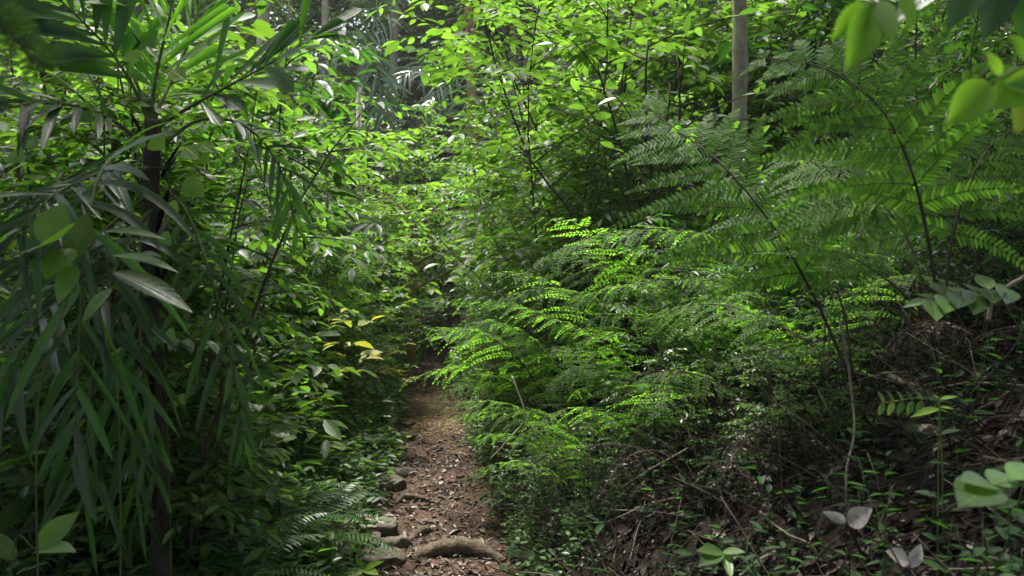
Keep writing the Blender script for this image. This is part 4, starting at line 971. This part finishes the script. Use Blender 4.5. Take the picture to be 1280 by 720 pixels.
# ---- stuff
def gz_many(x, y): return G(np.asarray(x), np.asarray(y))
def scatter_leaves(name, n, fx, mat, size, seed, T=T_DRY, lift=.012, dead=True):
    rg = np.random.default_rng(seed); x, y = fx(rg, n); z = gz_many(x, y) + rg.uniform(0, lift, n)
    a = rg.uniform(0, 6.28, n); D = np.stack([np.cos(a), np.sin(a), rg.normal(0, .22, n)], -1)
    e = .25; gxn = (ground0(x + .05, y) - ground0(x - .05, y)) / .1; gyn = (ground0(x, y + .05) - ground0(x, y - .05)) / .1
    D[:, 2] += D[:, 0] * gxn + D[:, 1] * gyn
    N_ = np.stack([-gxn + rg.normal(0, .3, n), -gyn + rg.normal(0, .3, n), np.ones(n)], -1)
    L = size * rg.lognormal(0, .35, n)
    mb = MB(); mb.leaves(np.stack([x, y, z], -1), D, N_, L, L * rg.uniform(.3, .55, n), T)
    o = mb.build(name, mat); tag(o, kind='stuff'); return o
def f_path(rg, n):
    y = 3.2 + 13 * rg.random(n) ** 1.7; return path_x(y) + rg.normal(0, .42, n), y
def f_right(rg, n):
    y = 1.6 + 7 * rg.random(n) ** 1.4; return path_x(y) + path_h(y) + rg.uniform(0, 1, n) * (.5 + y * .62), y
def f_left(rg, n):
    y = 2.4 + 7 * rg.random(n) ** 1.3; return path_x(y) - path_h(y) - rg.uniform(0, 1, n) * (.3 + y * .45), y
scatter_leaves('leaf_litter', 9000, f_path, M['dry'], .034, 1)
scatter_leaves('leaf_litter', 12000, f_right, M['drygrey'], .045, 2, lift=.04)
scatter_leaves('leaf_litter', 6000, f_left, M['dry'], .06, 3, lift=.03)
def f_straw(rg, n):
    y = rg.normal(9.2, .7, n); return path_x(y) + .02 + rg.normal(0, .22, n), y
def sticks(name, n, fx, mat, L0, r0, seed, up=.15, lift=.01):
    r = random.Random(seed); rg = np.random.default_rng(seed); x, y = fx(rg, n); m = MB()
    for i in range(n):
        z = G(x[i], y[i]) + r.uniform(0, lift); a = r.uniform(0, 6.28); L = L0 * r.uniform(.4, 1.6)
        p = curve_pts((x[i], y[i], z), (math.cos(a), math.sin(a), r.uniform(0, up)), L, 4, r.uniform(-.1, .3) * up * 2, r, .15)
        m.tube(p, np.linspace(r0, r0 * .5, 5) * r.uniform(.5, 1.5), 3)
    o = m.build(name, mat); return tag(o, kind='stuff')
sticks('straw_litter', 1500, f_straw, M['straw'], .16, .0022, 1, .15, .03)
sticks('twig_litter', 500, f_path, M['twig'], .14, .003, 2)
sticks('twig_litter', 1500, f_right, M['twig'], .28, .004, 3, .9, .05)
sticks('twig_litter', 500, f_left, M['twig'], .25, .004, 4, .8, .05)
def f_tang(rg, n):
    y = 2.1 + 4.2 * rg.random(n); return path_x(y) + path_h(y) + .12 + rg.uniform(0, 1, n) * (.3 + y * .6), y
sticks('dead_stem_tangle', 1300, f_tang, M['twig'], .34, .0022, 5, 2.2, .12)
# soil crumbs and pebbles on the path
rg = np.random.default_rng(9); mb = MB()
ico = np.array([(1, 0, 0), (-1, 0, 0), (0, 1, 0), (0, -1, 0), (0, 0, 1), (0, 0, -1)], float)
il = np.array([0, 2, 4, 2, 1, 4, 1, 3, 4, 3, 0, 4, 2, 0, 5, 1, 2, 5, 3, 1, 5, 0, 3, 5])
n = 3500; x, y = f_path(rg, n); z = gz_many(x, y)
for i in range(n):
    s = .006 * rg.lognormal(0, .5); mb.raw(ico * s * rg.uniform(.6, 1.3, (6, 3)) + np.array([x[i], y[i], z[i]]), il, [3] * 8)
tag(mb.build('gravel', M['root'], smooth=False), kind='stuff')
# undergrowth of tiny seedlings, both rims and banks
def undergrowth(name, n, fx, mat, seed, H=(.05, .25), LL=.045, LW=.5, stemmat='stemgreen', nl=(4, 9), T=T_MID):
    r = random.Random(seed); rg = np.random.default_rng(seed); x, y = fx(rg, n); f = MB()
    for i in range(n):
        b = np.array([x[i], y[i], G(x[i], y[i])]); h = r.uniform(*H) ; ln = (r.uniform(-.3, .3), r.uniform(-.3, .3))
        k = r.randint(*nl)
        top = b + np.array([ln[0] * h, ln[1] * h, h]); f_s = (b, top)
        for j in range(k):
            t = .3 + .7 * j / k; a = j * 2.4 + r.uniform(-.5, .5); p = b + (top - b) * t
            L = LL * r.uniform(.6, 1.3)
            f.leaf(p, (math.cos(a), math.sin(a), r.uniform(-.3, .5)), (r.gauss(0, .3), r.gauss(0, .3), 1), L, L * LW)
        f.tubes = getattr(f, 'tubes', []); f.tubes.append((b, top))
    f.flush(T)
    for b, t in f.tubes: f.tube([b, t], [.0015, .0008], 3)
    o = f.build(name, mat); return tag(o, kind='stuff')
def f_rimR(rg, n):
    y = 3.6 + 12 * rg.random(n) ** 1.3; return path_x(y) + path_h(y) + np.abs(rg.normal(0, .35, n)) - .02, y
def f_rimL(rg, n):
    y = 3.4 + 12 * rg.random(n) ** 1.2; return path_x(y) - path_h(y) - np.abs(rg.normal(0, .6, n)) - .28 * (y < 8.5), y
undergrowth('undergrowth', 1500, f_rimR, M['small'], 1, (.04, .22), .04)
undergrowth('undergrowth', 2200, f_rimL, M['mid'], 2, (.04, .28), .055)
undergrowth('undergrowth', 2500, f_left, M['mid'], 3, (.06, .4), .07, .42)
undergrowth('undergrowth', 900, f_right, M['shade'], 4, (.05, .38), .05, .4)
def f_mid(rg, n):
    y = rg.uniform(9, 20, n); return rg.uniform(-.75, .75, n) * y * .8, y
def off_path(fx):
    def g(rg, n):
        x, y = fx(rg, n * 2); k = np.abs(x - path_x(y)) > path_h(y) + .1; return x[k][:n], y[k][:n]
    return g
undergrowth('undergrowth', 3500, off_path(f_mid), M['mid'], 5, (.2, .8), .12, .45, nl=(6, 12), T=T_FAR)
# the far forest beyond the last single trees: one mass of leaves on the hillside
rg = np.random.default_rng(21); n = 130000
cl_ = rg.uniform(0, 1, (2600, 3)); cy = 30 + cl_[:, 1] * 14; cx = (cl_[:, 0] * 2 - 1) * cy * .75; cz = cl_[:, 2] * 19
ci = rg.integers(0, 2600, n); x = cx[ci] + rg.normal(0, .8, n); y = cy[ci] + rg.normal(0, .8, n)
z = ground0(x, y) + cz[ci] + rg.normal(0, .6, n)
D = rg.normal(0, 1, (n, 3)); N_ = rg.normal(0, .6, (n, 3)) + UP
mb = MB(); mb.leaves(np.stack([x, y, z], -1), D, N_, rg.uniform(.22, .46, n), rg.uniform(.12, .24, n), T_FAR)
tag(mb.build('far_forest', M['far']), kind='stuff')

# air: faint haze in the humid forest
mb = MB(); hx = np.array([(x, y, z) for x in (-55, 55) for y in (-25, 70) for z in (-1.5, 34)], float)
mb.raw(hx, [0, 1, 3, 2, 4, 6, 7, 5, 0, 4, 5, 1, 2, 3, 7, 6, 0, 2, 6, 4, 1, 5, 7, 3], [4] * 6)
hm = bpy.data.materials.new('haze'); hm.use_nodes = True; hn = hm.node_tree; hn.nodes.clear()
ho = hn.nodes.new('ShaderNodeOutputMaterial'); pv = hn.nodes.new('ShaderNodeVolumePrincipled'); pv.inputs['Color'].default_value = (.9, .95, .92, 1); pv.inputs['Density'].default_value = HAZE
hn.links.new(pv.outputs[0], ho.inputs['Volume'])
if HAZE: tag(mb.build('haze', hm, smooth=False), kind='stuff')
# ================================================================== light, camera
w = bpy.data.worlds.new('World'); sc.world = w; w.use_nodes = True
nt = w.node_tree; bg = nt.nodes['Background']; sky = nt.nodes.new('ShaderNodeTexSky'); sky.sky_type = 'NISHITA'; sky.sun_disc = False
EL, AZ = 72, -35     # sun high, ahead and to the left
sky.sun_elevation = R(EL); sky.sun_rotation = R(AZ); sky.air_density = 1.0; sky.dust_density = 3.0; sky.ozone_density = .6
hs = nt.nodes.new('ShaderNodeHueSaturation'); hs.inputs['Saturation'].default_value = .45
nt.links.new(sky.outputs[0], hs.inputs['Color']); nt.links.new(hs.outputs[0], bg.inputs[0]); bg.inputs[1].default_value = .135
sl = bpy.data.lights.new('sun', 'SUN'); sl.energy = 3.7; sl.angle = R(10); sl.color = (1, .96, .88)
so = bpy.data.objects.new('sun', sl); COL.objects.link(so)
dv = Vector((math.sin(R(AZ)) * math.cos(R(EL)), math.cos(R(AZ)) * math.cos(R(EL)), math.sin(R(EL))))
so.rotation_euler = dv.to_track_quat('Z', 'Y').to_euler()
cam = bpy.data.cameras.new('camera'); co = bpy.data.objects.new('camera', cam); COL.objects.link(co); sc.camera = co
co.location = (0, 0, EYE); co.rotation_euler = (R(90), 0, 0)
cam.sensor_width = 36; cam.lens = 36 * F / 1280; cam.clip_start = .05; cam.clip_end = 500
cam.dof.use_dof = True; cam.dof.focus_distance = 4.6; cam.dof.aperture_fstop = 4.0
sc.view_settings.view_transform = 'Standard'; sc.view_settings.look = 'None'; sc.view_settings.exposure = 1.85; sc.view_settings.gamma = 1
c = sc.cycles; c.max_bounces = 5; c.diffuse_bounces = 3; c.glossy_bounces = 2; c.transmission_bounces = 4; c.caustics_reflective = False; c.caustics_refractive = False
c.sample_clamp_indirect = 6; c.use_denoising = True
